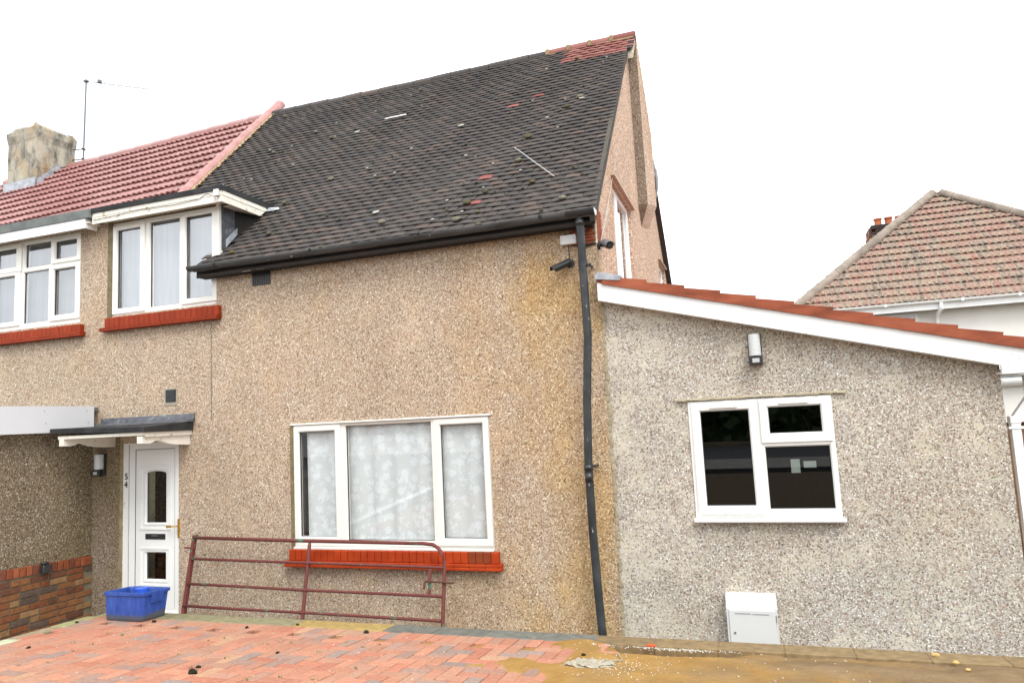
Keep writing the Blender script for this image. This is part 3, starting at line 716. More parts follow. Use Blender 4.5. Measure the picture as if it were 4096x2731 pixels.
# verge: mortar bedding and undercloak down the gable edge
b = MB()
o_ = Vector((0, EY, EZ)); pts = []
for s, h in ((.0, -.012), (5.25, -.012), (5.25, -.075), (.0, -.075)):
    q = o_+US*s+NS*h; pts.append((XV-.05, q.y, q.z))
prism(b, pts, (.046, 0, 0)); obj('verge', b, plain('verge_mortar', (.085, .078, .065), .95, .1, .15, 10, .6), roof)
b = MB(); prism(b, [(-1.25, 3.50, 7.83), (-1.25, 7.36, 4.16), (-1.25, 7.36, 4.05), (-1.25, 3.50, 7.72)], (.04, 0, 0)); obj('rear_verge', b, TILE, roof)
b = MB(); prism(b, [(-1.25, 3.08, 7.39), (-1.25, 3.45, 7.77), (-1.25, 3.9, 7.38), (-1.25, 3.9, 7.25), (-1.25, 3.44, 7.70), (-1.25, 3.08, 7.30)], (.075, 0, 0)); obj('verge_mortar', b, plain('mortar_white', (.46, .40, .31), .95, .1, .3, 14, .6), roof)

# moss, lichen on the roof
b = MB(); lb = MB(); rng = random.Random(21)
rotS = Matrix.Rotation(SL, 3, 'X')
for k in range(470):
    x = rng.uniform(-7.5, -1.4); s = 5.1*rng.random()**1.35
    if s < 1.45 and x < -5.7: continue
    s = round(s/GA)*GA + rng.uniform(-.012, .03); r = rng.choice([.006, .007, .009, .011, .015])*rng.uniform(.8, 1.25)
    if rng.random() < .03: r = rng.uniform(.020, .030)
    p = tpos(x, s)+NS*(.012+r*.25); blob(b, p, r*1.35, r, r*.62, k, 2 if r > .025 else 1, .14, rotS)
for (x, s, r) in ((-2.72, .62, .040), (-2.75, .28, .042), (-1.62, .42, .034), (-2.55, .82, .030), (-5.3, .62, .03), (-3.7, .45, .036), (-1.75, 3.1, .038), (-1.9, 2.85, .036), (-2.3, 2.15, .045), (-2.3, 1.5, .036), (-5.0, 1.9, .038)):
    p = tpos(x, s)+NS*.02; blob(b, p, r*1.3, r, r*.55, int(r*999), 2, .12, rotS)
tag(obj('moss', b, MOSS, None, True), 'clumps of brown moss growing on the dark roof tiles', 'moss', kind='stuff')
for k in range(46):
    x = rng.uniform(-7.3, -1.5); s = rng.uniform(.2, 4.8)
    if s < 1.45 and x < -5.6: continue
    s = round(s/GA)*GA+.045; p = tpos(x, s)+NS*.0145; r = rng.uniform(.010, .022) if k < 40 else rng.uniform(.028, .042)
    blob(lb, p, r*1.2, r*.8, .0022, k, 2, .12, Matrix.Rotation(SL-.085, 3, 'X'))
tag(obj('lichen', lb, LICHEN), 'pale lichen discs dotted over the dark roof tiles', 'lichen', kind='stuff')
# white cable lying on the tiles
p0, p1 = tpos(-2.413, 1.84), tpos(-1.788, .95); b = MB()
tube(b, [p0+NS*.03, p0.lerp(p1, .08)+NS*.03+US*.01, p0.lerp(p1, .5)+NS*.028, p1+NS*.022], .0048, 8)
tag(obj('pipe', b, plain('pipe_pale', (.45, .45, .43), .5)), 'thin white plastic pipe lying aslant on the dark roof', 'pipe')
b = MB(); q = tpos(-4.68, 3.74)+NS*.03
prism(b, [q+Vector((-.18, 0, 0))-US*.022, q+Vector((.2, 0, 0))-US*.022, q+Vector((.17, 0, 0))+US*.015, q+Vector((-.15, 0, 0))+US*.015], NS*.006)
tag(obj('metal_strip', b, WHITEPL), 'bright white strip lying among dark tiles high on the roof', 'strip')

# eaves: fascia, gutter, downpipe
b = MB(); box(b, -6.08, -1.27, -.150, -.125, 4.022, 4.12); box(b, -6.08, -1.30, -.125, .0, 4.03, 4.045); obj('eaves_board', b, plain('black_board', (.025, .024, .022), .7, .25, .4, 9), house)
b = MB(); box(b, -5.42, -5.30, -.153, -.151, 4.023, 4.030, 0); box(b, -5.22, -5.12, -.153, -.1505, 4.028, 4.045); obj('bare_patch', b, MORTAR_P, house)
def gutter_bm(x0, x1, yc, zc, r, z_drop=0.0, axis='x', sag=0.0):
    b = MB(); n = 10; NX = 16; rows = []
    for k in range(NX+1):
        f = k/NX; xx = x0+(x1-x0)*f; row = []
        for i in range(n+1):
            a = pi+pi*i/n
            for rr in (r, r-.004): row.append(b.verts.new((xx, yc+rr*math.cos(a), zc+rr*math.sin(a)-z_drop*f-sag*math.sin(pi*f))))
        rows.append(row)
    for k in range(NX):
        A, B = rows[k], rows[k+1]
        for i in range(n):
            b.faces.new([A[2*i], B[2*i], B[2*i+2], A[2*i+2]]); b.faces.new([A[2*i+1], A[2*i+3], B[2*i+3], B[2*i+1]])
        for i in (0, n): b.faces.new([A[2*i], A[2*i+1], B[2*i+1], B[2*i]])
    for A in (rows[0], rows[-1]):
        b.faces.new([A[2*i] for i in range(n+1)])
    bmesh.ops.recalc_face_normals(b, faces=b.faces[:]); return b
GYC, GR = -.215, .054
gut = obj('gutter', gutter_bm(-6.13, -1.245, GYC, 4.146, GR, .006, sag=.010), GUTTER, house)
for xx in (-5.72, -4.42, -3.1, -1.78):
    b = MB(); r = GR+.005; rows = []
    for x2 in (xx-.018, xx+.018):
        rows.append([b.verts.new((x2, GYC+r*math.cos(pi+pi*i/10), 4.146+r*math.sin(pi+pi*i/10))) for i in range(11)])
    for i in range(10): b.faces.new([rows[0][i], rows[1][i], rows[1][i+1], rows[0][i+1]])
    r2 = bmesh.ops.extrude_face_region(b, geom=b.faces[:]); obj('gutter_joint', b, GUTTER, gut)
b = MB(); r = GR+.007; rows = []
for x2 in (-1.53, -1.25): rows.append([b.verts.new((x2, GYC+r*math.cos(pi+pi*i/10), 4.146+r*math.sin(pi+pi*i/10))) for i in range(11)])
for i in range(10): b.faces.new([rows[0][i], rows[1][i], rows[1][i+1], rows[0][i+1]])
b.faces.new(rows[1]); b.faces.new(rows[0]); obj('gutter_outlet', b, BLACKPL, gut)
b = MB(); cyl = [(-1.2445, GYC+.06*math.cos(a), 4.145+.06*math.sin(a)) for a in [pi+pi*i/12 for i in range(13)]]; prism(b, cyl, (.004, 0, 0)); obj('end_cap', b, WHITEPL, gut)
b = MB(); PY = -.15
PX = [(-1.405, GYC+.02, 4.10), (-1.405, GYC+.02, 4.02), (-1.407, -.17, 3.93), (-1.410, PY, 3.55), (-1.405, PY, 2.94), (-1.452, PY, 2.3), (-1.478, PY+.01, 1.70), (-1.478, PY+.01, 1.62), (-1.475, PY+.01, 1.1), (-1.462, PY+.01, .6), (-1.445, PY, .25), (-1.43, PY-.01, .02)]
PX = [(x, y, z) for x, y, z in PX]
tube(b, PX, .040, 14); dp = obj('downpipe', b, PIPE, house, True)
for (z, r, h, xx) in ((4.035, .047, .05, -1.405), (3.985, .046, .02, -1.406), (3.64, .045, .075, -1.409), (3.44, .041, .06, -1.409), (1.69, .046, .05, -1.478), (1.60, .041, .08, -1.478)):
    b = MB(); yy = GYC+.02 if z > 4 else PY+.005; tube(b, [(xx, yy, z-h/2), (xx, yy, z+h/2)], r, 14); obj('collar', b, BLACKPL, dp, True)
for z, xx in ((3.63, -1.409), (1.70, -1.478)):
    b = MB(); tube(b, [(xx+.03, PY+.02, z), (xx+.065, -.01, z)], .011, 8); tube(b, [(xx+.055, PY+.02, z), (xx+.075, PY+.02, z)], .016, 8); obj('pipe_bracket', b, BLACKPL, dp)
# bare brick at the corner
b = MB(); box(b, -1.53, XG-.006, -.012, .1, 3.86, 4.07); quoin = obj('bare_brickwork', b, MORTAR, house)
qm = bpy.data.meshes.new('brick'); bb = MB(); box(bb, -.1, .1, -.012, .012, -.0145, .0145, .003); bb.to_mesh(qm); bb.free(); qm.materials.append(STOCK)
for i in range(7):
    inst('brick', qm, quoin, (-1.415+(.01 if i % 2 else -.02), -.012, 3.875+.031*i), None, (.34*rng.uniform(.6, 1.1), .075, .04), (1.05 if i % 2 else 1.15, 1, .8))
qm2 = bpy.data.meshes.new('brick'); bb = MB(); box(bb, -.012, .012, -.12, .12, -.011, .011, .003); bb.to_mesh(qm2); bb.free(); qm2.materials.append(STOCK)
b = MB(); box(b, XG-.05, XG+.006, .001, .27, 3.86, 4.235); q2 = obj('bare_brickwork', b, plain('mortar_bright', (.62, .56, .48), .9), house)
for i in range(15): inst('brick', qm2, q2, (XG+.004, .13+.01*(i % 2), 3.872+.0252*i), None, (.42*rng.uniform(.8, 1.1), .15, .09), (1, 1, .62))

# dormer: flat roof with felt edge shared with the neighbour, white fascia, lead cheek
dorm = bpy.data.objects.new('dormer', None); C.objects.link(dorm); dorm.parent = house; dorm.location = Vector((-6.7, 0, 4.9)) - wloc(house)
DX1 = -5.685
b = MB(); prism(b, [(-7.72, -.185, 5.04), (-7.72, -.185, 5.105), (-7.72, 1.4, 5.13), (-7.72, 1.4, 5.04)], (DX1+7.72, 0, 0)); obj('flat_roof', b, FELT, dorm)
b = MB(); box(b, -7.72, DX1-.012, -.165, -.145, 4.905, 5.045); box(b, DX1-.03, DX1-.010, -.145, .52, 4.905, 5.045)
prism(b, [(DX1-.03, .52, 4.905), (DX1-.03, .70, 5.045), (DX1-.03, .52, 5.045)], (.02, 0, 0)); obj('fascia', b, TIMBER, dorm)
b = MB(); box(b, DX1-.009, DX1-.005, -.15, .62, 4.985, 5.041); box(b, -7.70, DX1-.008, -.171, -.1655, 4.99, 5.042); obj('fascia_trim', b, TIMBER, dorm)
b = MB(); box(b, -7.70, DX1-.03, -.145, .06, 4.955, 4.965); box(b, -5.89, DX1-.03, .06, .6, 4.925, 4.935); obj('soffit', b, TIMBER, dorm)
b = MB(); prism(b, [(-5.888, .03, 4.37), (-5.888, .03, 4.95), (-5.888, .68, 4.95)], (.02, 0, 0)); obj('cheek', b, LEADDARK, dorm)
b = MB(); prism(b, [(-5.868, .10, 4.43), (-5.868, .10, 4.52), (-5.868, .42, 4.84), (-5.868, .5, 4.84)], (.012, 0, 0)); obj('flashing', b, LEAD, dorm)
b = MB(); q = tpos(-5.58, 1.25); prism(b, [tpos(-5.68, 1.25)+NS*.02, tpos(-5.47, 1.24)+NS*.02, tpos(-5.52, 1.31)+NS*.02, tpos(-5.68, 1.33)+NS*.03], NS*.006); obj('flashing', b, LEAD, dorm)
b = MB(); box(b, -5.915, -5.872, -.005, .05, 4.30, 4.955); obj('corner_post', b, UPVC_OLD, dorm)
# upper window
pl = [(-7.49, -7.115, 3.815, 4.832), (-6.965, -6.50, 3.785, 4.868), (-6.388, -5.995, 3.832, 4.853)]
window(house, UPW[0], UPW[1], .012, pl, [(-7.552, -7.03, 3.747, 4.885, 0), (-6.45, -5.918, 3.765, 4.918, 2)], UPVC_OLD, curtain=[(-7.5, -5.97, 3.76, 4.88, .003, .55, NET)], cur_y=.10, gm=GLASSU)
# lower window
pl = [(-4.80, -4.34, 1.003, 2.149), (-4.205, -3.18, .97, 2.193), (-3.066, -2.595, .998, 2.152)]
window(house, LOW[0], LOW[1], .012, pl, [(-4.862, -4.262, .976, 2.222, 0), (-3.129, -2.525, .932, 2.216, 2)], UPVC_OLD, curtain=[(-4.745, -2.55, .93, 2.2, .014, .27, LACE)], cur_y=.075, intm=INTER)
b = MB(); box(b, -4.86, -2.515, -.045, .02, .879, .905, .005); obj('window_cill', b, UPVC_OLD, house)
b = MB(); box(b, -4.90, -2.49, -.018, .02, 2.228, 2.246, .003); obj('window_trim', b, UPVC_OLD, house)
# brick sills
def brick_sill(parent, x0, x1, z0, z1, dark=(), n=30, tilez=None, ext=(.045, .03), tone=1.0):
    b = MB(); box(b, x0+.004, x1-.004, -.054, .02, z0+.004, z1-.006); s = obj('sill', b, BRICKRED, parent); s.color = (.45, .4, .4, 1)
    w = (x1-x0)/n
    bm_ = bpy.data.meshes.new('brick'); q = MB(); box(q, -w*.472, w*.472, -.03, .03, -(z1-z0)/2, (z1-z0)/2, .006); q.to_mesh(bm_); q.free(); bm_.materials.append(BRICKRED)
    for i in range(n):
        v = rng.uniform(.9, 1.08); c = (v*tone, v*tone, v*tone) if i not in dark else (.52*v, .85*v, 1.6*v)
        inst('brick', bm_, s, (x0+w*(i+.5), -.032+rng.uniform(-.003, .001), (z0+z1)/2+rng.uniform(-.0015, .0015)), (0, 0, rng.uniform(-.01, .01)), c)
    # two courses of creasing tile underneath
    h = (z0-tilez)/2; X0, X1 = x0-ext[0], x1+ext[1]
    for r_ in range(2):
        m = max(4, int((X1-X0)/.165)); ww = (X1-X0)/m
        tm = bpy.data.meshes.new('creasing_tile'); q = MB(); box(q, -ww*.493, ww*.493, -.045, .045, -h*.46, h*.46, .004); q.to_mesh(tm); q.free(); tm.materials.append(BRICKRED)
        o2 = ww/2 if r_ else 0
        for i in range(m):
            v = rng.uniform(.85, 1.0)*tone; inst('creasing_tile', tm, s, (X0+ww*(i+.5), -.040-.006*r_+rng.uniform(-.002, .002), z0-h*(r_+.5)), None, (v, v, v))
    return s
brick_sill(house, -4.908, -2.458, .765, .878, dark=(26, 27, 28), n=30, tilez=.700)
brick_sill(house, -7.615, -5.845, 3.575, 3.695, n=22, tilez=3.527, ext=(.065, .0), tone=.58)
# gable windows (facing +X): built facing -Y at the origin then turned
def gable_window(y0, y1, z0, z1, split, curtain):
    w = bpy.data.objects.new('window', None); C.objects.link(w); w.parent = house; w.location = Vector((XG-.05, (y0+y1)/2, z0)) - wloc(house)
    def tr(bm):     # (x,y,z) facing -Y  ->  facing +X
        for v in bm.verts:
            x, y, z = v.co; v.co = Vector((XG-.045-y, x, z))
    f = .055; holes = []; ys = [y0]+split+[y1]
    for a, c in zip(ys[:-1], ys[1:]): holes.append((a+f, c-f, z0+f, z1-f))
    b = MB(); plate(b, (y0, y1), (z0, z1), holes, 0, .07, .011); tr(b); bmesh.ops.recalc_face_normals(b, faces=b.faces[:]); obj('frame', b, UPVC, w)
    for h in holes:
        b = MB(); vs = [b.verts.new(q) for q in ((h[0], .03, h[2]), (h[1], .03, h[2]), (h[1], .03, h[3]), (h[0], .03, h[3]))]; b.faces.new(vs); tr(b); obj('pane', b, GLASS, w)
    b = MB(); plate(b, (y0+.02, y1-.02), (z0+.02, z1-.02), [], .12, .13); tr(b); obj('curtain', b, NET, w)
    b = MB(); box(b, XG-.02, XG+.045, y0-.03, y1+.16, z1+.035, z1+.05); obj('drip_board', b, plain('drip_board', (.52, .41, .33), .8), w)
gable_window(1.14, 2.52, 3.62, 4.88, [1.66], True)
gable_window(5.52, 6.42, 3.95, 4.77, [], True)

# front door
door = bpy.data.objects.new('door', None); C.objects.link(door); door.parent = house; door.location = Vector((-6.92, .03, .1)) - wloc(house)
b = MB(); plate(b, DOR[0], DOR[1], [(-7.162, -6.552, .165, 2.036)], .008, .075, .0); obj('door_frame', b, UPVC, door)
b = MB(); box(b, -7.262, -7.254, .002, .010, .11, 2.10); obj('frame_seam', b, plain('seam_grey', (.35, .35, .34), .6), door)
b = MB(); plate(b, (-7.156, -6.556), (.165, 2.030), [(-7.0, -6.695, 1.157, 1.767), (-7.0, -6.697, .497, .805)], .014, .06, .014)
obj('door_leaf', b, UPVC, door)
b = MB(); plate(b, (-7.170, -6.545), (.155, 2.045), [(-7.155, -6.557, .166, 2.029)], .0095, .0115); obj('gasket', b, BLACKPL, door)
def arch(x0, x1, z0, z1, rise, n=10):
    xm = (x0+x1)/2; w = (x1-x0)/2
    return [(x0, z0), (x1, z0)] + [(xm+w*math.cos(pi*i/n), z1+rise*math.sin(pi*i/n)) for i in range(0, n+1)]
# arched spandrel that rounds the top of the glass
b = MB(); top = [(-6.847+.1535*math.cos(pi*i/12), 1.742+.026*math.sin(pi*i/12)) for i in range(13)]
prism(b, [(x, .016, z) for x, z in ([(-6.693, 1.77)] + top + [(-7.002, 1.77)])], (0, .03, 0)); obj('arch_head', b, UPVC, door)
def mould(outer, inner, y, th):
    b = MB(); n = len(outer)
    A = [b.verts.new((x, y, z)) for x, z in outer]; B = [b.verts.new((x, y, z)) for x, z in inner]
    A2 = [b.verts.new((x, y+th, z)) for x, z in outer]; B2 = [b.verts.new((x, y+th, z)) for x, z in inner]
    for i in range(n):
        j = (i+1) % n; b.faces.new([A[i], A[j], B[j], B[i]]); b.faces.new([A[i], A2[i], A2[j], A[j]]); b.faces.new([B[i], B[j], B2[j], B2[i]])
    bmesh.ops.recalc_face_normals(b, faces=b.faces[:]); return b
obj('moulding', mould(arch(-7.09, -6.62, 1.075, 1.805, .042), arch(-7.070, -6.640, 1.095, 1.790, .038), .002, .014), UPVC, door)
obj('moulding', mould(arch(-7.030, -6.665, 1.130, 1.760, .032), arch(-7.016, -6.679, 1.142, 1.752, .029), .006, .010), UPVC, door)
R4 = lambda x0, x1, z0, z1: [(x0, z0), (x1, z0), (x1, z1), (x0, z1)]
obj('moulding', mould(R4(-7.088, -6.622, .42, .866), R4(-7.068, -6.642, .44, .846), .002, .014), UPVC, door)
obj('moulding', mould(R4(-7.03, -6.667, .467, .835), R4(-7.016, -6.681, .481, .821), .006, .010), UPVC, door)
for z0, z1 in ((1.150, 1.775), (.49, .81)):
    b = MB(); vs = [b.verts.new(q) for q in ((-7.005, .036, z0), (-6.69, .036, z0), (-6.69, .036, z1), (-7.005, .036, z1))]; b.faces.new(vs); obj('pane', b, GLASSD, door)
b = MB(); box(b, -7.1, -6.6, .25, .26, .2, 2.0); obj('hall_interior', b, DARK, door)
b = MB(); box(b, -7.003, -6.699, .006, .02, .962, 1.028, .004); lp = obj('letter_plate', b, BLACKPL, door)
b = MB(); box(b, -6.90, -6.80, -.004, .006, 1.004, 1.010, .001); obj('flap', b, STEEL, lp)
b = MB(); box(b, -6.498, -6.470, -.012, .012, .985, 1.206, .004); hd = obj('handle', b, BRASS, door)
b = MB(); tube(b, [(-6.484, -.01, 1.125), (-6.484, -.05, 1.125), (-6.52, -.055, 1.125), (-6.56, -.055, 1.124)], .009, 8); tube(b, [(-6.555, -.055, 1.124), (-6.61, -.055, 1.122)], [.014, .016], 8); obj('lever', b, BRASS, hd)
b = MB(); box(b, -7.33, -6.5, -.03, .02, .09, .125, .004); obj('threshold', b, UPVC, door)
def text(s, x, z, size, parent, mat, name):
    cu = bpy.data.curves.new(name, 'FONT'); cu.body = s; cu.size = size; cu.extrude = .0015; cu.offset = .0022; cu.align_x = 'CENTER'
    tmp = bpy.data.objects.new('tmp', cu); C.objects.link(tmp); bpy.context.view_layer.update()
    me = bpy.data.meshes.new_from_object(tmp.evaluated_get(bpy.context.evaluated_depsgraph_get())); bpy.data.objects.remove(tmp)
    me.materials.append(mat) if not me.materials else None
    o = bpy.data.objects.new(name, me); C.objects.link(o); o.parent = parent
    o.location = Vector((x, .005, z)) - wloc(parent); o.rotation_euler = (pi/2, 0, 0); return o
NUM = plain('number_dark', (.06, .06, .06), .4)
text('5', -7.303, 1.679, .105, door, NUM, 'house_number'); text('4', -7.308, 1.581, .105, door, NUM, 'house_number')
b = MB(); box(b, -7.326, -7.298, -.006, .009, 1.35, 1.41, .003); obj('bell_push', b, UPVC, door)
b = MB(); box(b, -7.318, -7.306, -.008, -.005, 1.375, 1.40, .001); obj('bell_push', b, plain('grey', (.4, .4, .4)), door)
# canopy over the door
can = bpy.data.objects.new('door_canopy', None); C.objects.link(can); can.parent = house; can.location = Vector((-6.95, 0, 2.2)) - wloc(house)
def xslab(bm, x0, x1, pts): prism(bm, [(x0, y, z) for y, z in pts], (x1-x0, 0, 0))
b = MB(); xslab(b, -7.655, -6.262, [(-.725, 2.238), (-.725, 2.292), (-.01, 2.345), (-.01, 2.238)])
for v in b.verts:
    if v.co.x < -7.5 and v.co.y < -.5: v.co.z += .038
obj('canopy_roof', b, FELT, can)
b = MB(); xslab(b, -7.70, -6.245, [(-.003, 2.34), (-.003, 2.436), (-.016, 2.436), (-.03, 2.37), (-.12, 2.345), (-.12, 2.338)]); obj('flashing', b, LEADDARK, can)
b = MB(); box(b, -7.56, -6.285, -.70, -.675, 2.205, 2.24); box(b, -6.31, -6.285, -.675, -.005, 2.186, 2.238); box(b, -7.56, -7.535, -.675, -.005, 2.2, 2.24); obj('fascia', b, TIMBER, can)
b = MB(); box(b, -7.53, -6.31, -.67, -.01, 2.215, 2.228); obj('soffit', b, TIMBER, can)
prof = [(-.70, 2.176), (-.70, 2.118), (-.61, 2.112), (-.57, 2.118), (-.50, 2.145), (-.44, 2.135), (-.34, 2.100), (-.24, 2.085), (-.12, 2.075), (-.02, 2.070), (-.004, 2.085), (-.004, 2.186), (-.70, 2.195)]
for x0 in (-6.385, -7.540):
    b = MB(); xslab(b, x0, x0+.072, prof if x0 > -7 else [(y, z+.01) for y, z in prof]); obj('bracket', b, TIMBER, can)
# vents, crack line
def vent(x0, x1, z0, z1, vertical):
    b = MB(); box(b, x0, x1, -.014, .01, z0, z1, .004); v = obj('air_vent', b, BLACKPL, house)
    n = 9
    b2 = MB()
    for i in range(n):
        f = (i+.5)/n
        if vertical: box(b2, x0+.012+(x1-x0-.024)*f-.004, x0+.012+(x1-x0-.024)*f+.004, -.02, -.0145, z0+.012, z1-.012)
        else: box(b2, x0+.012, x1-.012, -.02, -.0145, z0+.012+(z1-z0-.024)*f-.004, z0+.012+(z1-z0-.024)*f+.004)
    obj('grille', b2, BLACKPL, v)
vent(-5.40, -5.147, 3.878, 4.06, True); vent(-6.682, -6.525, 2.588, 2.738, False)
b = MB(); box(b, -6.70, -6.505, -.006, .004, 2.545, 2.755, .004); obj('vent_mortar', b, MORTAR_P, house)
b = MB(); tube(b, [(-6.0+.006*math.sin(i*2.1), -.004, 3.5-.04*i) for i in range(30)], .0045, 5); obj('wire', b, plain('wire_grey', (.2, .18, .15), .8), house)
# window reveals with old mortar
b = MB(); box(b, -4.912, -4.869, -.006, .012, .885, 2.225); obj('render_patch', b, plain('render_olive', (.19, .155, .085), .95, .1, .3, 12, .8), house)
b = MB(); box(b, -7.635, -7.556, -.006, .012, 3.70, 4.95); obj('render_patch', b, plain('render_olive2', (.17, .14, .085), .95, .1, .3, 12, .8), house)
t = pebbledash('pebbledash_grime_shade', (.20, .15, .09), [(p, tuple(x*.60 for x in c)) for p, c in ST_MAIN], [(9, (.85, .8, .55), .45, .7, .7, 1.4)], relief=.8)  # grime and shade between porch and door, both painted into this darker colour
b = MB(); box(b, -7.845, -7.395, -.006, .02, -.05, 2.20); obj('render_patch', b, t.m, house)  # thin box that carries the painted grime and shade
b = MB(); box(b, -7.395, -7.353, -.007, .02, -.05, 2.16); obj('render_patch', b, plain('render_olive3', (.26, .21, .12), .95, .1, .35, 9, .8), house)
# party-line roll of pink ridge tiles running down the slope
prl = ridge_mesh('party_ridge_tile', .44, .10, RIDGEPINK)
s = 2.3
while s < 5.35:
    p = Vector((XP+.02, EY, EZ))+US*(s+.2)+NS*(-.015)
    o = inst('party_ridge_tile', prl, roof, p, None, (1, 1, 1))
    M = Matrix((US, -Vector((1, 0, 0)), NS)).transposed() @ Matrix.Rotation(-.03, 3, 'Y'); o.rotation_euler = M.to_euler(); s += .425
b = MB(); rng = random.Random(5)
for k in range(60):
    s = 2.2+3.1*k/60; p = Vector((XP+.125, EY, EZ))+US*s+NS*(.012); blob(b, p+Vector((rng.uniform(-.015, .02), 0, 0)), .03, .035, .016, k, 1, .3, rotS)
obj('bedding_mortar', b, plain('bedding', (.33, .27, .15), .95, .1, .3, 20, .6), roof)

# ------------------------------------------------------------------ neighbour's half on the left
nb = thing('house', 'neighbouring house on the left with new red roof tiles and a rendered chimney', 'house', (-10.8, 0, 0))
b = MB(); LWX = (-10.25, -8.10); LWZ = (3.70, 4.90)
wall_poly(b, [(-14.5, -.1), (-7.70, -.1), (-7.70, 4.96), (-14.5, 4.96)], [(LWX[0], LWX[1], LWZ[0], LWZ[1])], (0, 0, 0), (1, 0, 0), (0, 0, 1), (0, .24, 0), .12)
obj('wall', b, PEB_MAIN, nb)
b = MB(); prism(b, [(-14.5, -.215, 4.985), (-14.5, -.215, 5.095), (-14.5, 1.4, 5.12), (-14.5, 1.4, 4.985)], (14.5-7.722, 0, 0)); obj('flat_roof', b, FELTGREY, nb)
b = MB(); box(b, -14.5, -7.80, -.20, -.18, 4.862, 4.984); box(b, -7.82, -7.80, -.18, -.02, 4.862, 4.984); obj('fascia', b, FASCIA, nb)
b = MB(); box(b, -14.5, -7.74, -.19, .05, 4.925, 4.935); obj('soffit', b, TIMBER, nb)
R1 = (4.575, 4.83); R2 = (3.82, 4.447)
pl = [(-10.17, -9.80, *R1), (-9.13, -8.665, 4.54, 4.855), (-8.562, -8.185, 4.59, 4.825), (-10.17, -9.80, *R2), (-9.148, -8.693, 3.776, 4.47), (-8.582, -8.203, 3.834, 4.445), (-9.70, -9.283, *R1), (-9.70, -9.30, *R2)]
pl = [(-10.16, -9.78, *R1), (-9.13, -8.665, 4.54, 4.855), (-8.562, -8.185, 4.59, 4.825), (-10.16, -9.78, *R2), (-9.148, -8.693, 3.776, 4.47), (-8.582, -8.203, 3.834, 4.445), (-9.69, -9.285, *R1), (-9.69, -9.30, *R2)]
sash = [(-8.625, -8.104, 4.53, 4.87, 2), (-8.648, -8.108, 3.76, 4.495, 5), (-9.75, -9.178, 4.50, 4.875, 6), (-9.75, -9.195, 3.755, 4.492, 7)]
window(nb, LWX, LWZ, .012, pl, sash, UPVC_OLD, curtain=[(-10.2, -8.13, 3.74, 4.80, .008, .3, NETGREY)], cur_y=.12, gm=GLASSU)
rng = random.Random(9)
brick_sill(nb, -10.4, -8.02, 3.565, 3.665, n=32, tilez=3.507, ext=(.03, .025), tone=.64)
b = MB(); 
def nslab(bm, s0, s1, x0, x1):
    o = Vector((0, EY, EZ)); pts = []
    for s, h in ((s0, -.03), (s1, -.03), (s1, -.1), (s0, -.1)):
        q = o+US*s+NS*(h-.02); pts.append((x0, q.y+ (0 if x0 > -9 else 0), q.z-.21))
    prism(bm, pts, (x1-x0, 0, .19))
nslab(b, 1.4, 5.27, -14.5, XP-.02); prism(b, [(-14.5, RY, RZ-.30), (-14.5, 7.3, 4.1), (-14.5, 7.3, 4.0), (-14.5, RY, RZ-.16)], (14.5+XP, 0, 0))
nroof = obj('roof', b, plain('underlay', (.03, .025, .025), .9), nb)
def ndrop(x): return -.032*max(0, XP-x)          # the old ridge has settled slightly towards the chimney
def roll_tile(name, mat, w, L, prof, th=.02, step=2):
    b = MB(); n = len(prof)
    A = [b.verts.new((w*(x-.5), 0, z)) for x, z in prof]; B = [b.verts.new((w*(x-.5), L, z)) for x, z in prof]
    D = [b.verts.new((w*(x-.5), 0.0, z-th)) for x, z in prof]; E2 = [b.verts.new((w*(x-.5), .06, z-th)) for x, z in prof]
    for i in range(n-1):
        b.faces.new([A[i], A[i+1], B[i+1], B[i]]); b.faces.new([D[i], D[i+1], A[i+1], A[i]]); b.faces.new([E2[i], E2[i+1], D[i+1], D[i]])
    b.faces.new([A[0], B[0], E2[0], D[0]]); b.faces.new([A[-1], D[-1], E2[-1], B[-1]])
    me = bpy.data.meshes.new(name); b.to_mesh(me); b.free(); me.materials.append(mat); return me
P49 = []
for k in range(2):
    for (x, z) in ((0, .004), (.05, .018), (.16, .020), (.27, .019), (.32, .004), (.49, .002)): P49.append(((x+.5*(k*2))/1.0*1.0*.5 if False else x+.5*k, z))
P49.append((1.0, .004))
ntm = roll_tile('roof_tile', TILECON, .22, .33, P49, .022)
lst = []
NG = .28
for c in range(5, 19):
    s = NG*c+.03
    if s > 5.22: break
    x = XP-.02-.11
    while x > -14.4: lst.append((x, s)); x -= .221
vis = []
for (x, s) in lst:
    p = Vector((x, EY, EZ+ndrop(x)))+US*s+NS*.004
    vis.append((0 if inview(p, 1.03) and p.z > 5.55 else 1, (p-CAM).length, p))
vis.sort(key=lambda q: (q[0], q[1])); rest = MB()
for k, (_, _, p) in enumerate(vis):
    rot = Euler((SL-.15+rng.uniform(-.004, .004), rng.uniform(-.004, .004), rng.uniform(-.004, .004)), 'XYZ')
    if p.y > 2.93 and -13.75 < p.x < -12.90: continue
    if k < 300: inst('roof_tile', ntm, nroof, p, rot, (1, 1, 1))
    else: stuff_add(rest, ntm, p, rot)
tag(obj('roof_tile', rest, TILECON, nroof), kind='stuff')
nrm = ridge_mesh('ridge_tile', .44, .10, TILECON)
x = XP-.2
while x > -14.5:
    if not (-13.95 < x < -12.7): inst('ridge_tile', nrm, nroof, (x, RY, RZ-.075+ndrop(x)), (0, .0, 0), (1, 1, 1))
    x -= .445
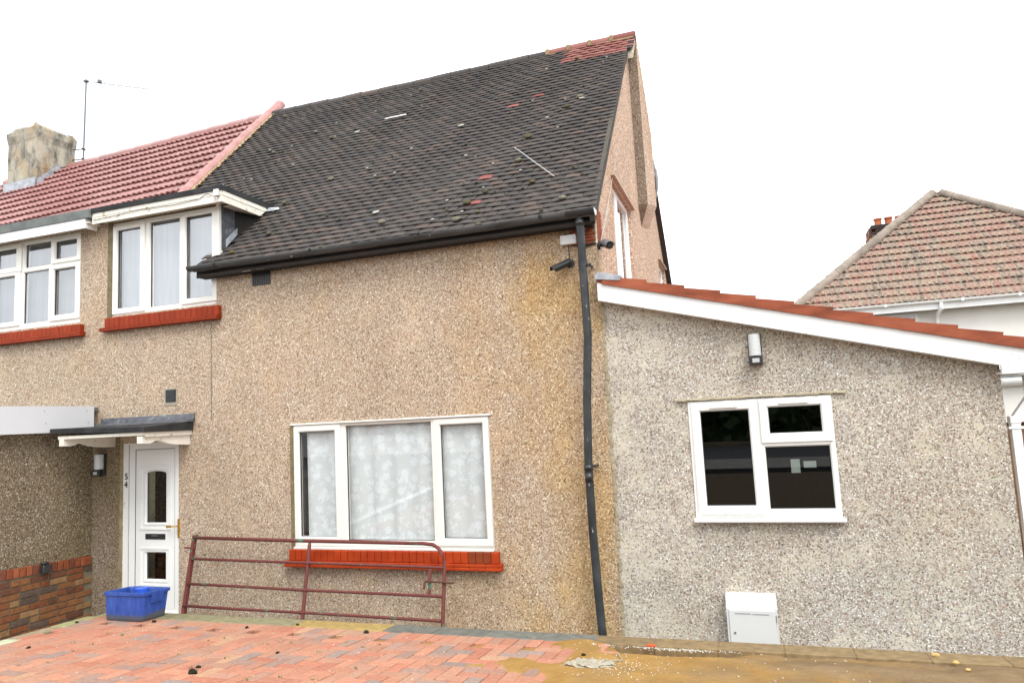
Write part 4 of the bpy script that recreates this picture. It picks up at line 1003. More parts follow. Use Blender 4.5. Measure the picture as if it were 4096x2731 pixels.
# chimney
b = MB(); CX0, CX1, CY0, CY1 = -13.73, -12.933, 2.98, 3.80
nz_ = 9; ring = []
def chim(x, y, z):
    v = Vector((x, y, z)); d = .022*mnoise.noise(v*4.1)+.012*mnoise.noise(v*11); return d
levels = [6.4, 7.0, 7.4, 7.8, 8.15, 8.30, 8.42, 8.50]; ns = 9
for li, z in enumerate(levels):
    pts = []
    for side in range(4):
        for i in range(ns):
            f = i/ns
            if side == 0: x, y, nx_, ny_ = CX0+(CX1-CX0)*f, CY0, 0, -1
            elif side == 1: x, y, nx_, ny_ = CX1, CY0+(CY1-CY0)*f, 1, 0
            elif side == 2: x, y, nx_, ny_ = CX1-(CX1-CX0)*f, CY1, 0, 1
            else: x, y, nx_, ny_ = CX0, CY1-(CY1-CY0)*f, -1, 0
            d = chim(x, y, z) + (.035 if z > 8.25 and z < 8.45 else 0) - (.06 if z > 8.45 else 0)
            zz = z
            if li >= 6: zz += .05*mnoise.noise(Vector((x*5, y*5, 2)))-.04*(x < -13.55)
            pts.append(b.verts.new((x+nx_*d, y+ny_*d, zz)))
    ring.append(pts)
N4 = 4*ns
for li in range(len(levels)-1):
    for i in range(N4): b.faces.new([ring[li][i], ring[li][(i+1) % N4], ring[li+1][(i+1) % N4], ring[li+1][i]])
cv = b.verts.new(((CX0+CX1)/2, (CY0+CY1)/2, 8.54))
for i in range(N4): b.faces.new([ring[-1][i], ring[-1][(i+1) % N4], cv])
ch = obj('chimney', b, OLDRENDER, nb)
b = MB()
q0 = Vector((0, EY, EZ)); 
prism(b, [(CX0-.05, 2.945, 7.10), (CX1+.03, 2.945, 7.12), (CX1+.03, 2.945, 7.36), (CX0-.05, 2.945, 7.34)], (0, -.012, 0))
prism(b, [(CX1+.035, 2.96, 7.16), (CX1+.035, 3.45, 7.66), (CX1+.035, 3.45, 7.80), (CX1+.035, 2.96, 7.33)], (.01, 0, 0)); obj('flashing', b, LEAD, ch)
# aerial strapped to the chimney
ae = thing('tv_aerial', 'thin television aerial on a mast strapped to the rendered chimney', 'aerial', (-12.70, 3.80, 7.9))
DSTEEL = plain('dark_steel', (.12, .13, .135), .5, .4, .1)
b = MB(); tube(b, [(-12.70, 3.80, 7.86), (-12.70, 3.84, 9.72)], .015, 8); obj('mast', b, DSTEEL, ae)
b = MB(); tube(b, [(-12.76, 3.79, 9.70), (-11.85, 4.60, 9.70)], .006, 6)
for i in range(13):
    f = .22+.78*i/12; c = Vector((-12.76, 3.79, 9.70)).lerp(Vector((-11.85, 4.60, 9.70)), f); b_ = .0; tube(b, [c+Vector((-.04, .045, 0)), c+Vector((.04, -.045, 0))], .003, 4)
box(b, -12.53, -12.47, 3.95, 4.03, 9.69, 9.76, .01); box(b, -12.74, -12.66, 3.8, 3.88, 9.68, 9.73, .01); obj('boom', b, DSTEEL, ae)
for z in (7.98, 8.20):
    b = MB(); tube(b, [(-12.95, 3.74, z), (-12.69, 3.80, z)], .009, 6); tube(b, [(-12.70, 3.77, z), (-12.70, 3.84, z)], .02, 6); obj('bracket', b, RUST, ae)

# porch wing of the neighbour, its side wall facing the door
PXW = -7.843
po = bpy.data.objects.new('porch', None); C.objects.link(po); po.parent = nb; po.location = Vector((-9, -1.2, 0)) - wloc(nb)
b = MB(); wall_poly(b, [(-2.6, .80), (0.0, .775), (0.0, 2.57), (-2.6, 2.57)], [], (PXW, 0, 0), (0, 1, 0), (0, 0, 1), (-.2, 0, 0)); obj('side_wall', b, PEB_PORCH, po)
b = MB(); box(b, -11, PXW-.2, -2.6, -2.4, -.1, 2.6); obj('front_wall', b, PEB_PORCH, po)
b = MB(); box(b, PXW+.105, PXW+.125, -2.7, -.10, 2.288, 2.598); obj('fascia', b, plain('fascia_silver', (.60, .61, .63), .32, .45, .02, 2), po)
b = MB(); box(b, -11, PXW+.10, -2.7, -.02, 2.55, 2.585); obj('roof', b, FELTGREY, po)
b = MB(); box(b, PXW, PXW+.104, -2.7, -.02, 2.29, 2.305); obj('soffit', b, TIMBER, po)
for (y, z) in ((-.75, 2.54), (-.73, 2.40), (-.2, 2.54), (-.18, 2.40)):
    b = MB(); box(b, PXW+.124, PXW+.128, y-.006, y+.006, z-.006, z+.006); obj('screw', b, STEEL, po)
# brick plinth
b = MB(); box(b, PXW-.16, PXW+.012, -2.6, .0, -.1, .765); pln = obj('plinth', b, MORTAR, po)
SB = [((.17, .062, .028), 4), ((.20, .088, .038), 3), ((.24, .14, .065), 1.6), ((.13, .055, .034), 2), ((.10, .07, .055), .9), ((.27, .175, .095), .6)]
bm1 = bpy.data.meshes.new('brick'); q = MB(); box(q, -.02, .02, -.104, .104, -.030, .030, .004); q.to_mesh(bm1); q.free(); bm1.materials.append(STOCK)
bm2 = bpy.data.meshes.new('brick'); q = MB(); box(q, -.025, .02, -.0325, .0325, -.052, .052, .004); q.to_mesh(bm2); q.free(); bm2.materials.append(STOCK)
for c in range(10):
    y = -.01-(.11 if c % 2 else 0); z = .625-.0725*c
    while y > -2.5:
        halfb = rng.random() < .28
        Ls = .5 if halfb else 1.0; L = .215*Ls
        inst('brick', bm1, pln, (PXW+.008+rng.uniform(-.002, .002), y-L/2, z-.028*(y-L/2)*1.0-.0), None, pick(SB, rng), (1, Ls*.985, 1)); y -= L+.008
y = -.03
while y > -2.5:
    inst('brick', bm2, pln, (PXW+.014, y-.0325, .715-.05*(y)), None, tuple(v*1.0 for v in pick([((.22, .065, .028), 3), ((.25, .08, .04), 2), ((.16, .055, .035), 1)], rng))); y -= .0745
b = MB(); box(b, PXW+.03, PXW+.10, -.70, -.60, .70, .79, .012); box(b, PXW+.03, PXW+.085, -.69, -.61, .795, .815, .006); tag(obj('outdoor_socket', b, BLACKPL), 'black weatherproof socket box on the brick plinth', 'socket')

# ------------------------------------------------------------------ side extension
ex = thing('side_extension', 'grey pebbledash lean-to extension with a white bargeboard and low window', 'extension', (.4, .02, 0))
def ftop(x): return 3.443-.2646*(x+1.284)
EXR = 1.972; EW = ((-.535, .688), (1.205, 2.253))
b = MB(); wall_poly(b, [(XG+.001, -.1), (EXR, -.1), (EXR, ftop(EXR)-.12), (XG+.001, ftop(XG)-.12)], [(EW[0][0], EW[0][1], EW[1][0], EW[1][1])], (0, .012, 0), (1, 0, 0), (0, 0, 1), (0, .22, 0), .1); obj('wall', b, PEB_EXT, ex)
b = MB(); box(b, EXR-.22, EXR-.0005, .234, 6, -.1, 2.40); obj('side_wall', b, PEB_EXT, ex)
b = MB()
for i in range(46):
    z = .02+.072*i; blob(b, (XG+.012+rng.uniform(-.012, .012), .004, z), .02+rng.uniform(0, .014), .008, .05, i, 1, .3)
obj('mortar_joint', b, plain('joint_mortar', (.34, .29, .20), .95, .1, .25, 14, .8), ex)
# bargeboard
b = MB(); prism(b, [(-1.288, -.125, ftop(-1.288)-.172), (-1.288, -.125, ftop(-1.288)), (2.30, -.125, ftop(2.3)), (2.30, -.125, 2.345), (1.945, -.125, 2.345), (1.945, -.125, ftop(1.945)-.172)], (0, .022, 0)); barge = obj('bargeboard', b, FASCIA, ex)
b = MB(); prism(b, [(-1.288, -.103, ftop(-1.288)-.170), (1.945, -.103, ftop(1.945)-.170), (1.945, -.103, ftop(1.945)-.160), (-1.288, -.103, ftop(-1.288)-.160)], (0, .114, 0)); obj('soffit', b, FASCIA, ex)
b = MB(); box(b, 1.945, 2.30, -.133, -.1255, 2.343, 2.412, .002); box(b, 1.945, 2.30, -.102, .011, 2.343, 2.36); obj('box_end', b, FASCIA, ex)
b = MB()
for (x, z) in ((2.03, 2.50), (2.08, 2.47), (2.06, 2.425), (2.13, 2.43), (2.0, 2.436)): box(b, x-.004, x+.004, -.136, -.125, z-.004, z+.004)
obj('nail', b, FASCIA, ex)
# roof slab and verge tiles stepping down the slope
er = MB(); prism(er, [(-1.288, -.12, ftop(-1.288)+.004), (2.36, -.12, ftop(2.36)+.004), (2.36, -.12, ftop(2.36)+.03), (-1.288, -.12, ftop(-1.288)+.03)], (0, 6.2, 0)); eroof = obj('roof', er, TERRA, ex)
EA = math.atan(.2646)
def verge_tile():
    # one concrete verge tile: deep side flange, raised roll along its edge; local x down the slope
    b = MB(); L = .415
    prism(b, [(0, 0, -.012), (L, 0, -.012), (L, 0, .098), (.06, 0, .070), (0, 0, .060)], (0, .03, 0))
    prism(b, [(.0, .03, .04), (L, .03, .062), (L, .03, .086), (0, .03, .064)], (0, .27, 0))
    bmesh.ops.recalc_face_normals(b, faces=b.faces[:])
    me = bpy.data.meshes.new('verge_tile'); b.to_mesh(me); b.free(); me.materials.append(TERRA); return me
vtm = verge_tile()
ends = [-.837, -.497, -.182, .120, .430, .739, 1.041, 1.348, 1.652, 1.960, 2.27, 2.58]
for k, xe in enumerate(ends):
    xs_ = xe-.40
    inst('verge_tile', vtm, eroof, (xs_, -.150+.0012*(k % 2), ftop(xs_)+.004), (0, EA-.005+rng.uniform(-.004, .004), rng.uniform(-.004, .004)), (1, 1, 1), (1.0, 1, .93))
b = MB(); prism(b, [(-1.30, -.158, ftop(-1.29)+.03), (-1.06, -.158, ftop(-1.06)+.055), (-1.05, -.158, ftop(-1.06)+.10), (-1.25, -.158, ftop(-1.25)+.108), (-1.30, -.158, ftop(-1.3)+.075)], (0, .34, 0)); obj('flashing', b, LEAD, ex)
# window
pl = [(-.43, -.008, 1.307, 2.160), (.160, .594, 1.938, 2.170), (.110, .640, 1.275, 1.817)]
w = window(ex, EW[0], EW[1], .0, pl, [(-.505, .062, 1.235, 2.235, 0), (.088, .670, 1.858, 2.238, 1)], UPVC, cur_y=.2, dep=2.2, gm=GLASSX)
for x0, x1, z in ((-.340, -.10, 2.196), (.253, .497, 2.206)):
    b = MB(); box(b, x0, x1, -.03, -.0165, z-.012, z+.012, .003); obj('trickle_vent', b, UPVC, w)
PAPER = plain('paper_notice', (.62, .68, .66), .8, .1, .04, 30)
for (x0, x1, z0, z1) in ((.312, .387, 1.583, 1.703), (.417, .520, 1.627, 1.684)):
    b = MB(); box(b, x0, x1, .036, .038, z0, z1); obj('paper_notice', b, PAPER, w)
b = MB(); box(b, -.552, .712, -.065, .0, 1.165, 1.203, .008); obj('window_cill', b, UPVC, ex)
b = MB()
for i in range(40):
    x = -.63+1.42*i/39; box(b, x-.022, x+.022, -.012-rng.uniform(0, .012), .008, 2.262+rng.uniform(-.004, .004), 2.285+rng.uniform(-.003, .006), .004)
obj('drip_edge', b, plain('drip_mortar', (.42, .37, .27), .95, .1, .2, 14, .6), ex)
# white square downpipe at the corner and gutter
b = MB()
def sq(bm, pts, w):
    for p, q in zip(pts[:-1], pts[1:]):
        p, q = Vector(p), Vector(q); d = (q-p).normalized(); a = Vector((0, 1, 0)); c = d.cross(a).normalized()
        prism(bm, [p+a*w+c*w, p-a*w+c*w, p-a*w-c*w, p+a*w-c*w], q-p)
sq(b, [(2.055, .10, -.05), (2.055, .10, 1.96)], .0325); sq(b, [(2.055, .1005, 1.962), (2.19, .1005, 2.15)], .0325); sq(b, [(2.19, .10, 2.152), (2.19, .10, 2.33)], .0325)
box(b, 2.016, 2.094, .062, .138, 1.94, 2.0, .004); ed = obj('downpipe', b, FASCIA, ex)
b = MB(); box(b, 2.0, 2.11, .06, .14, 1.895, 1.915, .002); obj('pipe_clip', b, FASCIA, ed)
b = gutter_bm(0, 1, 0, 0, .056); 
for v in b.verts: x, y, z = v.co; v.co = Vector((2.19-y, -.05+x*6, 2.40+z))
bmesh.ops.recalc_face_normals(b, faces=b.faces[:]); obj('gutter', b, FASCIA, ex)
# meter box, lamp
mb = thing('meter_box', 'white gas meter box against the grey pebbledash wall below the window', 'meter box', (-.12, -.06, 0))
b = MB(); xslab(b, -.332, .088, [(.012, .0), (.012, .552), (-.100, .552), (-.125, .445), (-.125, .0)]); obj('body', b, WHITEPL, mb)
b = MB(); box(b, -.312, .070, -.137, -.126, .02, .438, .004); dr = obj('door', b, WHITEPL, mb)
b = MB(); box(b, -.262, -.13, -.1395, -.1368, .405, .413); box(b, -.117, .02, -.1395, -.1368, .402, .410); obj('slot', b, plain('slot_grey', (.3, .3, .3)), dr)
b = MB(); tube(b, [(-.272, -.136, .245), (-.272, -.141, .245)], .011, 12); obj('lock', b, STEEL, dr)
b = MB(); box(b, .071, .080, -.136, -.126, .34, .40, .001); obj('hinge', b, STEEL, dr)
def wall_lamp(x, y, z0, h, w, label):
    t_ = thing('wall_lamp', label, 'wall lamp', (x, y, z0))
    b = MB(); box(b, x-w/2, x+w/2, y-.045, y, z0, z0+h, .006); obj('back_plate', b, BLACKPL, t_)
    b = MB(); n = 10; prof = []
    for i in range(n+1):
        a = pi*i/n; prof.append((x-(w*.44)*math.cos(a), y-.042-.075*math.sin(a)**.7 if 0 < i < n else y-.042))
    prism(b, [(px, py, z0+.082) for px, py in prof], (0, 0, h-.09)); obj('diffuser', b, DIFFUSER, t_)
    b = MB(); box(b, x-w*.47, x+w*.47, y-.115, y-.045, z0-.002, z0+.080, .008); hd_ = obj('sensor_housing', b, BLACKPL, t_)
    b = MB(); box(b, x-w*.26, x+w*.26, y-.122, y-.112, z0+.016, z0+.055, .004); obj('sensor_lens', b, plain('lens_grey', (.45, .45, .45), .3), hd_)
    return t_
wall_lamp(.095, .012, 2.555, .285, .118, 'bulkhead lamp high on the grey pebbledash extension wall')
wall_lamp(-7.67, 0, 1.735, .27, .118, 'bulkhead lamp under the door canopy on the brown wall')

# ------------------------------------------------------------------ cameras, boxes and cables
jb = thing('junction_box', 'white junction box under the eaves beside the downpipe', 'junction box', (-1.567, 0, 3.87))
b = MB(); box(b, -1.646, -1.488, -.055, .0, 3.876, 3.972, .004); obj('case', b, WHITEPL, jb)
b = MB()
for x, z in ((-1.632, 3.925), (-1.506, 3.938)): tube(b, [(x, -.055, z), (x, -.058, z)], .004, 8)
obj('screw', b, BLACKPL, jb)
def cctv(label, base, out, ball, lens, r=.032):
    c_ = thing('security_camera', label, 'camera', base)
    base, ball, lens = Vector(base), Vector(ball), Vector(lens)
    b = MB(); tube(b, [base, base+Vector(out)*.022], .042, 16); tube(b, [base+Vector(out)*.02, ball], .017, 10); obj('mount', b, BLACKPL, c_)
    d = (lens-ball).normalized(); a = ball-d*.02
    b = MB(); tube(b, [a, a+d*.012, lens-d*.012, lens], [r*.75, r, r, r*.9], 18); bd = obj('body', b, BLACKPL, c_)
    b = MB(); s_ = d.cross(Vector((0, 0, 1))).normalized(); u_ = s_.cross(d).normalized(); n = 8; rows = []
    for p in (a-d*.005, lens+d*.03):
        rows.append([b.verts.new(p + s_*(r+.007)*math.cos(pi*i/n) + u_*(r+.007)*math.sin(pi*i/n)) for i in range(n+1)])
    for i in range(n): b.faces.new([rows[0][i], rows[0][i+1], rows[1][i+1], rows[1][i]])
    r2 = bmesh.ops.solidify(b, geom=b.faces[:], thickness=.003); obj('hood', b, HOODM, c_)
    b = MB(); tube(b, [lens-d*.001, lens+d*.003], r*.55, 14); obj('lens', b, plain('lens_glass', (.05, .055, .06), .1, .8), bd)
    return c_
HOODM = plain('hood_black', (.035, .037, .04), .3, .5, .1)
cctv('black security camera angled down on the brown wall left of the downpipe', (-1.567, 0, 3.69), (0, -1, 0), (-1.585, -.06, 3.685), (-1.70, -.13, 3.625))
HOODM = plain('hood_grey', (.30, .31, .33), .3, .5, .1)
cctv('grey hooded security camera facing the road from the house corner', (XG+.01, .04, 3.845), (1, 0, 0), (-1.21, .0, 3.85), (-1.125, -.20, 3.775), .037)
b = MB(); tube(b, [(-1.575, -.02, 3.876), (-1.572, -.015, 3.80), (-1.567, -.02, 3.74), (-1.56, -.03, 3.71)], .0045, 6); tag(obj('cable', b, BLACKPL), 'short black cable from the white box down to the camera', 'cable')
b = MB(); tube(b, [(-1.54, -.01, 3.875), (-1.46, -.012, 3.85), (-1.38, -.012, 3.845), (-1.31, -.012, 3.86), (-1.283, .02, 3.86)], .008, 6); tag(obj('cable', b, BLACKPL), 'black cable running behind the downpipe to the corner camera', 'cable')
b = MB(); tube(b, [(-1.265, .06, 3.87), (-1.27, .35, 4.12), (-1.275, .70, 4.45), (-1.277, 1.1, 4.85), (-1.277, 1.45, 5.2), (-1.28, 1.70, 5.48)], .0032, 6); tube(b, [(-1.268, .22, 4.0), (-1.272, .55, 4.25), (-1.276, .8, 4.52)], .003, 6)
tag(obj('cable', b, plain('cable_white', (.48, .47, .44), .5)), 'white cable climbing the gable wall past the window', 'cable')
fj = thing('cable_box', 'small white cable box on the corner of the dormer fascia', 'cable box', (-5.745, -.17, 4.96))
b = MB(); box(b, -5.785, -5.712, -.205, -.172, 4.968, 5.05, .004); obj('case', b, WHITEPL, fj)
b = MB(); tube(b, [(-5.74, -.19, 4.97), (-5.745, -.19, 4.935), (-5.775, -.19, 4.915), (-5.80, -.185, 4.95), (-5.82, -.18, 5.0), (-5.88, -.178, 5.03), (-5.95, -.176, 5.01), (-6.03, -.176, 4.975)], .0045, 6); obj('cable', b, WHITEPL, fj)
b = MB(); tube(b, [(-6.02, -.1755, 4.975), (-6.4, -.1755, 4.962), (-6.9, -.1755, 4.975), (-7.69, -.1755, 4.95)], .004, 6); tag(obj('cable', b, plain('cable_grey', (.12, .11, .1), .6)), 'dark cable stapled along the cream dormer fascia', 'cable')
sd_ = thing('satellite_bracket', 'grey dish bracket seen edge-on at the rear of the gable', 'dish', (-1.17, 4.9, 6.0))
b = MB(); tube(b, [(-1.2, 5.0, 6.42), (-1.17, 5.0, 6.2)], .02, 8); tube(b, [(-1.165, 5.0, 6.25), (-1.155, 5.0, 6.08), (-1.16, 5.0, 5.92), (-1.19, 5.0, 5.75)], [.022, .028, .022, .004], 12); obj('arm', b, plain('grey_metal', (.30, .32, .34), .5), sd_)

# ------------------------------------------------------------------ steel field gate leaning under the window
gate = thing('metal_gate', 'rusty red tubular steel gate leaning against the wall under the window', 'gate', (-4.5, -.42, 0))
def gp(x, z): # lean plane
    return Vector((x, -.42+.29*z/1.1-.015, z))
def rail(name, pts, r):
    b = MB(); tube(b, [gp(*p) for p in pts], r, 10); return obj(name, b, GATE, gate, True)
b = MB(); p0, p1 = gp(-6.06, .0), gp(-6.115, 1.045)
d = p1-p0; prism(b, [p0+Vector((-.022, 0, 0)), p0+Vector((.016, 0, 0)), p0+Vector((.016, .010, 0)), p0+Vector((-.022, .010, 0))], d); prism(b, [p0+Vector((.008, .011, 0)), p0+Vector((.016, .011, 0)), p0+Vector((.016, .045, 0)), p0+Vector((.008, .045, 0))], d)
obj('hinge_post', b, GATE, gate)
rail('top_rail', [(-6.105, 1.018), (-5.0, 1.0), (-3.22, .982), (-3.11, .972), (-3.045, .94), (-2.998, .885), (-2.972, .82), (-2.962, .70), (-2.945, .25), (-2.935, 0)], .019)
for z0, z1, z2 in ((.796, .779, .761), (.539, .517, .504), (.318, .306, .290)):
    rail('rail', [(-6.085, z0), (-5.4, z0-.008), (-4.60, z1), (-4.57, z1), (-4.52, z1), (-4.49, z1), (-3.7, (z1+z2)/2), (-3.02, z2), (-2.965, z2)], [.0145, .0145, .0145, .019, .024, .0145, .0145, .0145, .018])
rail('middle_post', [(-4.553, .99), (-4.553, .94), (-4.545, .78), (-4.524, .24), (-4.515, 0)], [.012, .019, .019, .019, .019])
b = MB(); p0, p1 = gp(-3.108, .505), gp(-3.115, .76); prism(b, [p0+Vector((-.016, -.008, 0)), p0+Vector((.016, -.008, 0)), p0+Vector((.016, 0, 0)), p0+Vector((-.016, 0, 0))], p1-p0); obj('latch_bar', b, GATE, gate)
b = MB(); tube(b, [gp(-3.158, .565)+Vector((0, -.03, 0)), gp(-3.155, .63)+Vector((0, -.03, 0)), gp(-3.145, .642)+Vector((0, -.03, 0)), gp(-2.85, .632)+Vector((0, -.03, 0))], .0105, 8); obj('latch_bolt', b, RUST, gate)
b = MB(); tube(b, [gp(-6.215, .912), gp(-6.06, .905)], .010, 8); obj('hinge_pin', b, GATE, gate)

# ------------------------------------------------------------------ blue crate on the drive
cr_ = thing('crate', 'scuffed blue plastic recycling crate standing by the front door', 'crate', (-5.55, -1.48, gz(-1.48)))
b = MB()
def ringpts(hw, hd_, z, lean=0, rc=.03, n=3):
    out = []
    for cx, cy, a0 in ((hw-rc, -hd_+rc, -pi/2), (hw-rc, hd_-rc, 0), (-hw+rc, hd_-rc, pi/2), (-hw+rc, -hd_+rc, pi)):
        for i in range(n+1):
            a = a0+pi/2*i/n; out.append(Vector((cx+rc*math.cos(a), cy+rc*math.sin(a), z)))
    return out
CM = Matrix.Translation((-5.555, -1.475, gz(-1.475)+.002)) @ Matrix.Rotation(.03, 4, 'Z') @ Matrix.Rotation(-DR, 4, 'X')
prof = [(.205, .138, .0, .03), (.212, .145, .02, .03), (.226, .158, .222, .035), (.226, .158, .224, .035), (.240, .172, .226, .04), (.240, .172, .252, .04), (.222, .154, .252, .035), (.218, .150, .235, .035), (.203, .137, .012, .03)]
rings = []
for (hw, hd2, z, rc) in prof: rings.append([b.verts.new(CM @ p) for p in ringpts(hw, hd2, z, rc=rc)])
m = len(rings[0])
for A, B in zip(rings[:-1], rings[1:]):
    for i in range(m): b.faces.new([A[i], A[(i+1) % m], B[(i+1) % m], B[i]])
b.faces.new(list(reversed(rings[0]))); b.faces.new(rings[-1]); bmesh.ops.recalc_face_normals(b, faces=b.faces[:])
obj('tub', b, BLUE, cr_)
b = MB()
for sx in (-1, 1):
    for k in range(2):
        q = CM @ Vector((sx*.243, -.05+.1*k, .2)); 
    prism(b, [CM @ Vector((sx*.226, -.07, .15)), CM @ Vector((sx*.226, .07, .15)), CM @ Vector((sx*.234, .07, .226)), CM @ Vector((sx*.234, -.07, .226))], Vector((sx*.006, 0, 0)))
obj('handle', b, BLUE, cr_)
b = MB(); q = CM @ Vector((.03, .03, .18)); tube(b, [q, q+Vector((0, 0, .085))], [.055, .06], 18); tag(obj('bucket', b, plain('blue_bright', (.03, .10, .55), .35)), 'bright blue tub standing inside the blue crate', 'tub')

# ------------------------------------------------------------------ white house behind on the right
YB_ = 13.0; BE = 4.572
bh = thing('house', 'white rendered house behind with a mottled hipped roof', 'house', (7, 13.5, 0))
AL = math.radians(42); us = Vector((0, math.cos(AL), math.sin(AL))); nsb = Vector((0, -math.sin(AL), math.cos(AL)))
apx, apy, apz = 5.963, 17.30, 8.44
hx0 = 1.21; hx1 = 10.7
b = MB(); box(b, hx0+.5, hx1-.4, YB_+.42, 24, -.1, BE+.05); obj('wall', b, WHITER, bh)
b = MB()
A_, B_, P_ = Vector((hx0, YB_, BE-.03)), Vector((hx1, YB_, BE-.03)), Vector((apx, apy, apz-.05))
A2, B2, P2 = Vector((hx0, 26, BE-.03)), Vector((hx1, 26, BE-.03)), Vector((apx, 22, apz-.05))
vs = [b.verts.new(v) for v in (A_, B_, P_, A2, B2, P2)]
for f in ([0, 1, 2], [1, 4, 5, 2], [4, 3, 5], [3, 0, 2, 5], [0, 3, 4, 1]): b.faces.new([vs[i] for i in f])
bmesh.ops.recalc_face_normals(b, faces=b.faces[:]); broof = obj('roof', b, TILEMOT, bh)
PR = [(0, .0), (.07, .024), (.2, .036), (.33, .024), (.42, .0)]; PRR = []
for k in range(2): PRR += [(x+.5*k, z) for x, z in PR]
PRR.append((1.0, 0))
btm = roll_tile('roof_tile', TILEMOT, .30, .40, PRR, .024)
lst = []; SLEN = (apz-BE)/math.sin(AL); c = 0
while .34*c < SLEN-.15:
    s = .34*c; f = s/SLEN
    xa, xb = hx0+(apx-hx0)*f, hx1+(apx-hx1)*f
    x = xa+.15
    while x < xb-.1: lst.append(Vector((x, YB_, BE))+us*s+nsb*.0); x += .30
    c += 1
lst.sort(key=lambda p: (not inview(p, 1.02), (p-CAM).length)); rest = MB()
for k, p in enumerate(lst):
    if not inview(p, 1.15): continue
    rot = Euler((AL-.25, rng.uniform(-.006, .006), 0), 'XYZ')
    if k < 300: inst('roof_tile', btm, broof, p, rot, (1, 1, 1))
    else: stuff_add(rest, btm, p, rot)
tag(obj('roof_tile', rest, TILEMOT, broof), kind='stuff')
HIPM = plain('hip_tile', (.23, .19, .155), .85, .2, .3, 3)
hrm = ridge_mesh('hip_tile', .44, .125, HIPM)
for (P0_, P1_) in ((A_+Vector((.02, .05, .03)), P_+Vector((0, 0, .04))), (B_, P_+Vector((0, 0, .04)))):
    d = (P1_-P0_); n = int(d.length/.43); dn = d.normalized()
    s_ = dn.cross(Vector((0, 0, 1))).normalized(); u_ = s_.cross(dn)
    for i in range(n):
        p = P0_+dn*(.43*i+.2)
        if (P1_-p).dot(dn) < .28: continue
        if not inview(p, 1.15): continue
        o = inst('hip_tile', hrm, broof, p, Matrix((dn, s_*-1, u_)).transposed().to_euler(), (1, 1, 1))
b = MB(); box(b, hx0+.1, hx1-.1, YB_+.06, YB_+.09, BE-.235, BE-.04); obj('fascia', b, FASCIA, bh)
b = gutter_bm(hx0+.1, hx1-.1, YB_-.0, BE-.02, .062); 
for v in b.verts: v.co.z += .0
bg_ = obj('gutter', b, FASCIA, bh)
for x in (3.5, 5.2, 6.4):
    b = MB(); box(b, x-.03, x+.03, YB_-.07, YB_+.06, BE-.09, BE-.01, .004); obj('gutter_joint', b, UPVC, bg_)
b = MB(); tube(b, [(4.74, YB_, BE-.08), (4.74, YB_, BE-.24), (4.70, YB_+.12, BE-.30), (4.70, YB_+.34, BE-.42), (4.70, YB_+.36, BE-.5), (4.70, YB_+.36, 0)], .04, 12); obj('downpipe', b, FASCIA, bh, True)
WB = bpy.data.objects.new('window', None); C.objects.link(WB); WB.parent = bh; WB.location = Vector((3.6, 13.4, 3.2)) - wloc(bh)
b = MB(); plate(b, (2.95, 4.29), (3.1, 4.33), [(3.02, 3.58, 3.18, 4.255), (3.66, 4.215, 3.18, 4.255)], YB_+.38, YB_+.425, .01); obj('frame', b, UPVC, WB)
for x0, x1 in ((3.02, 3.58), (3.66, 4.215)):
    b = MB(); vs = [b.verts.new(q) for q in ((x0, YB_+.405, 3.18), (x1, YB_+.405, 3.18), (x1, YB_+.405, 4.255), (x0, YB_+.405, 4.255))]; b.faces.new(vs); obj('pane', b, GLASS, WB)
b = MB(); box(b, 3.0, 4.23, YB_+.412, YB_+.418, 3.18, 4.25); obj('curtain', b, plain('curtain_grey', (.34, .36, .40), .9, .1, .3, 9), WB)
# its chimney
YC = 16.6
b = MB(); box(b, 3.98, 5.1, YC, YC+.9, 6.0, 7.20); bch = obj('chimney', b, plain('chimney_mortar', (.14, .11, .09), .95), bh)
cbm = bpy.data.meshes.new('brick'); q = MB(); box(q, -.104, .104, -.02, .02, -.031, .031, .004); q.to_mesh(cbm); q.free(); cbm.materials.append(STOCK)
CBC = [((.20, .075, .04), 3), ((.12, .06, .045), 3), ((.30, .11, .055), 2), ((.06, .045, .04), 2)]
for c in range(9):
    z = 6.74+.078*c; out = .0 if c < 4 else (.03 if c < 6 else .0); x = 3.99+(.11 if c % 2 else 0)
    dk = c in (4, 5, 8)
    while x < 5.05:
        cc = pick(CBC, rng) if not dk else (.05, .042, .04)
        inst('brick', cbm, bch, (x+.1, YC-.005-out, z), None, cc); x += .218
for c in range(9):
    z = 6.74+.078*c; out = .0 if c < 4 else (.03 if c < 6 else .0)
    for k in range(4): inst('brick', cbm, bch, (3.98-out, YC+.11+.218*k, z), (0, 0, pi/2), pick(CBC, rng))
b = MB(); box(b, 4.0, 5.08, YC+.02, YC+.88, 7.42, 7.46); obj('flaunching', b, plain('dark_mortar', (.06, .05, .045), .95), bch)
for x in (4.25, 4.545, 4.84):
    b = MB(); tube(b, [(x, YC+.35, 7.44), (x, YC+.35, 7.50), (x, YC+.35, 7.60), (x, YC+.35, 7.66), (x, YC+.35, 7.68), (x, YC+.35, 7.72)], [.115, .11, .10, .10, .125, .125], 16); obj('chimney_pot', b, POT, bch, True)
b = MB(); tube(b, [(3.95, YC+.3, 7.2), (3.95, YC+.3, 8.42)], .008, 5); tube(b, [(3.93, YC+.3, 8.41), (4.07, YC+.3, 8.39)], .010, 5); tag(obj('tv_aerial', b, STEEL), 'thin faint aerial beside the brick chimney with pots', 'aerial')

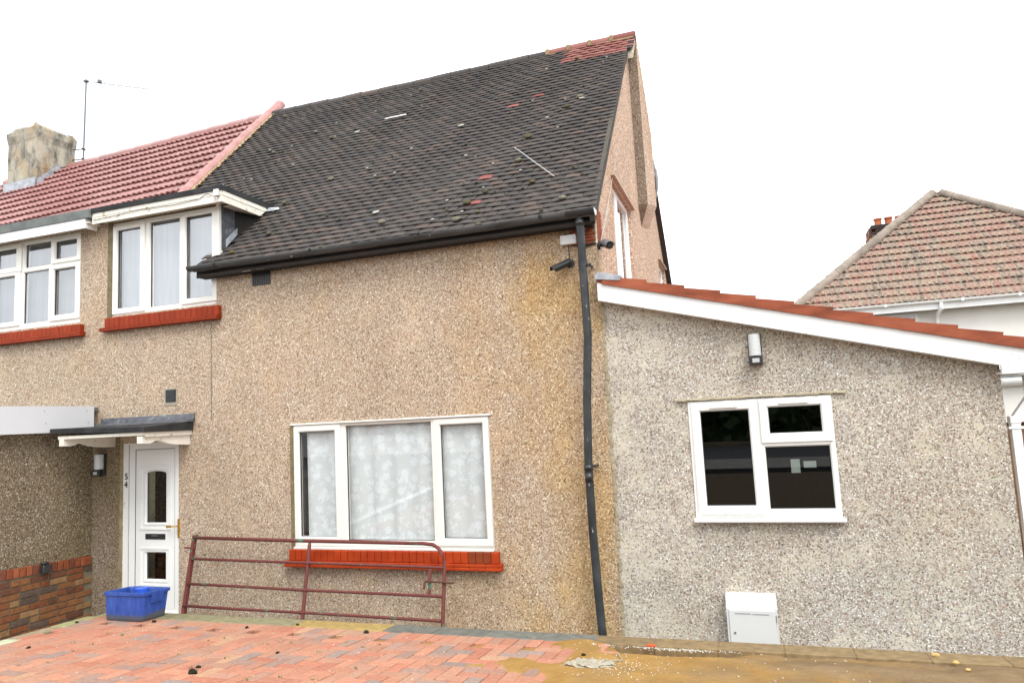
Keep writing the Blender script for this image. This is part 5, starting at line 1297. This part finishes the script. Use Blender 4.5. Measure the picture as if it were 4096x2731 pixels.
# low white outbuilding at the right edge
ob = thing('outbuilding', 'low white rendered outbuilding with a white gutter at the right edge', 'outbuilding', (4.5, 3.1, 0))
b = MB(); box(b, 2.75, 8, 3.1, 6, 1.84, 2.36); obj('wall', b, WHITER, ob)
b = MB(); box(b, 2.75, 8, 3.14, 6, -.1, 1.839); obj('brick_base', b, plain('brown_brick', (.16, .085, .05), .9, .2, .35, 9, .4), ob)
b = gutter_bm(2.86, 8, 3.04, 2.345, .075); obj('gutter', b, FASCIA, ob)
b = MB(); box(b, 2.75, 8, 3.07, 3.099, 2.26, 2.37); obj('fascia', b, FASCIA, ob)
b = MB(); box(b, 2.7, 8, 3.05, 6, 2.372, 2.40); obj('roof', b, FELTGREY, ob)

# hedge across the road: what the dark window glass looks out on
b = MB(); rng = random.Random(77)
for k in range(4200):
    x = rng.uniform(-7, 30); z = .9+rng.random()*(4.0+.8*math.sin(x*.5)+.5*math.sin(x*1.7)); y = -18.6-rng.random()*1.5
    d = Vector((rng.gauss(0, 1), rng.gauss(0, 1), rng.gauss(0, 1))).normalized()*rng.uniform(.15, .32); e = d.cross(Vector((rng.gauss(0, 1), rng.gauss(0, 1), rng.gauss(0, 1)))).normalized()*d.length*.7
    p = Vector((x, y, z)); b.faces.new([b.verts.new(p-d), b.verts.new(p+e), b.verts.new(p+d), b.verts.new(p-e)])
hg = thing('hedge', 'tall dark hedge across the road mirrored in the extension window', 'hedge', (-2, -19.5, .9))
obj('foliage', b, HEDGE, hg); b = MB(); box(b, -7, 30, -20.4, -19.9, .9, 4.6); obj('stems', b, HEDGE, hg)

# pale house across the road, seen only mirrored in the window panes
op = thing('house', 'pale rendered house across the road mirrored in the lower window', 'house', (-16, -22, .95))
b = MB(); box(b, -25, -8.2, -29, -21, .95, 3.2); box(b, -25, -8.2, -29, -21.05, 3.2, 5.9); obj('wall', b, WHITER, op)
b = MB(); prism(b, [(-25.3, -20.6, 5.8), (-25.3, -25, 9.2), (-25.3, -29.4, 5.8), (-25.3, -29.4, 5.6), (-25.3, -20.6, 5.6)], (17.4, 0, 0)); obj('roof', b, TILECON, op)
for x in (-22.5, -18.5, -13.5, -10.0):
    for z in (1.9, 4.1):
        b = MB(); box(b, x-.85, x+.85, -20.99, -20.93, z, z+1.25); wnd = obj('window', b, UPVC, op)
        b = MB(); box(b, x-.75, x-.03, -20.925, -20.915, z+.1, z+1.15); box(b, x+.03, x+.75, -20.925, -20.915, z+.1, z+1.15); obj('pane', b, DARK, wnd)
b = MB(); box(b, -16.4, -15.5, -20.99, -20.92, .98, 3.0); obj('door', b, TERRA, op)
b = MB(); box(b, -26, -7.2, -18.2, -18.0, .95, 1.75); tag(obj('garden_wall', b, STOCK), 'low brick garden wall across the road', 'wall')
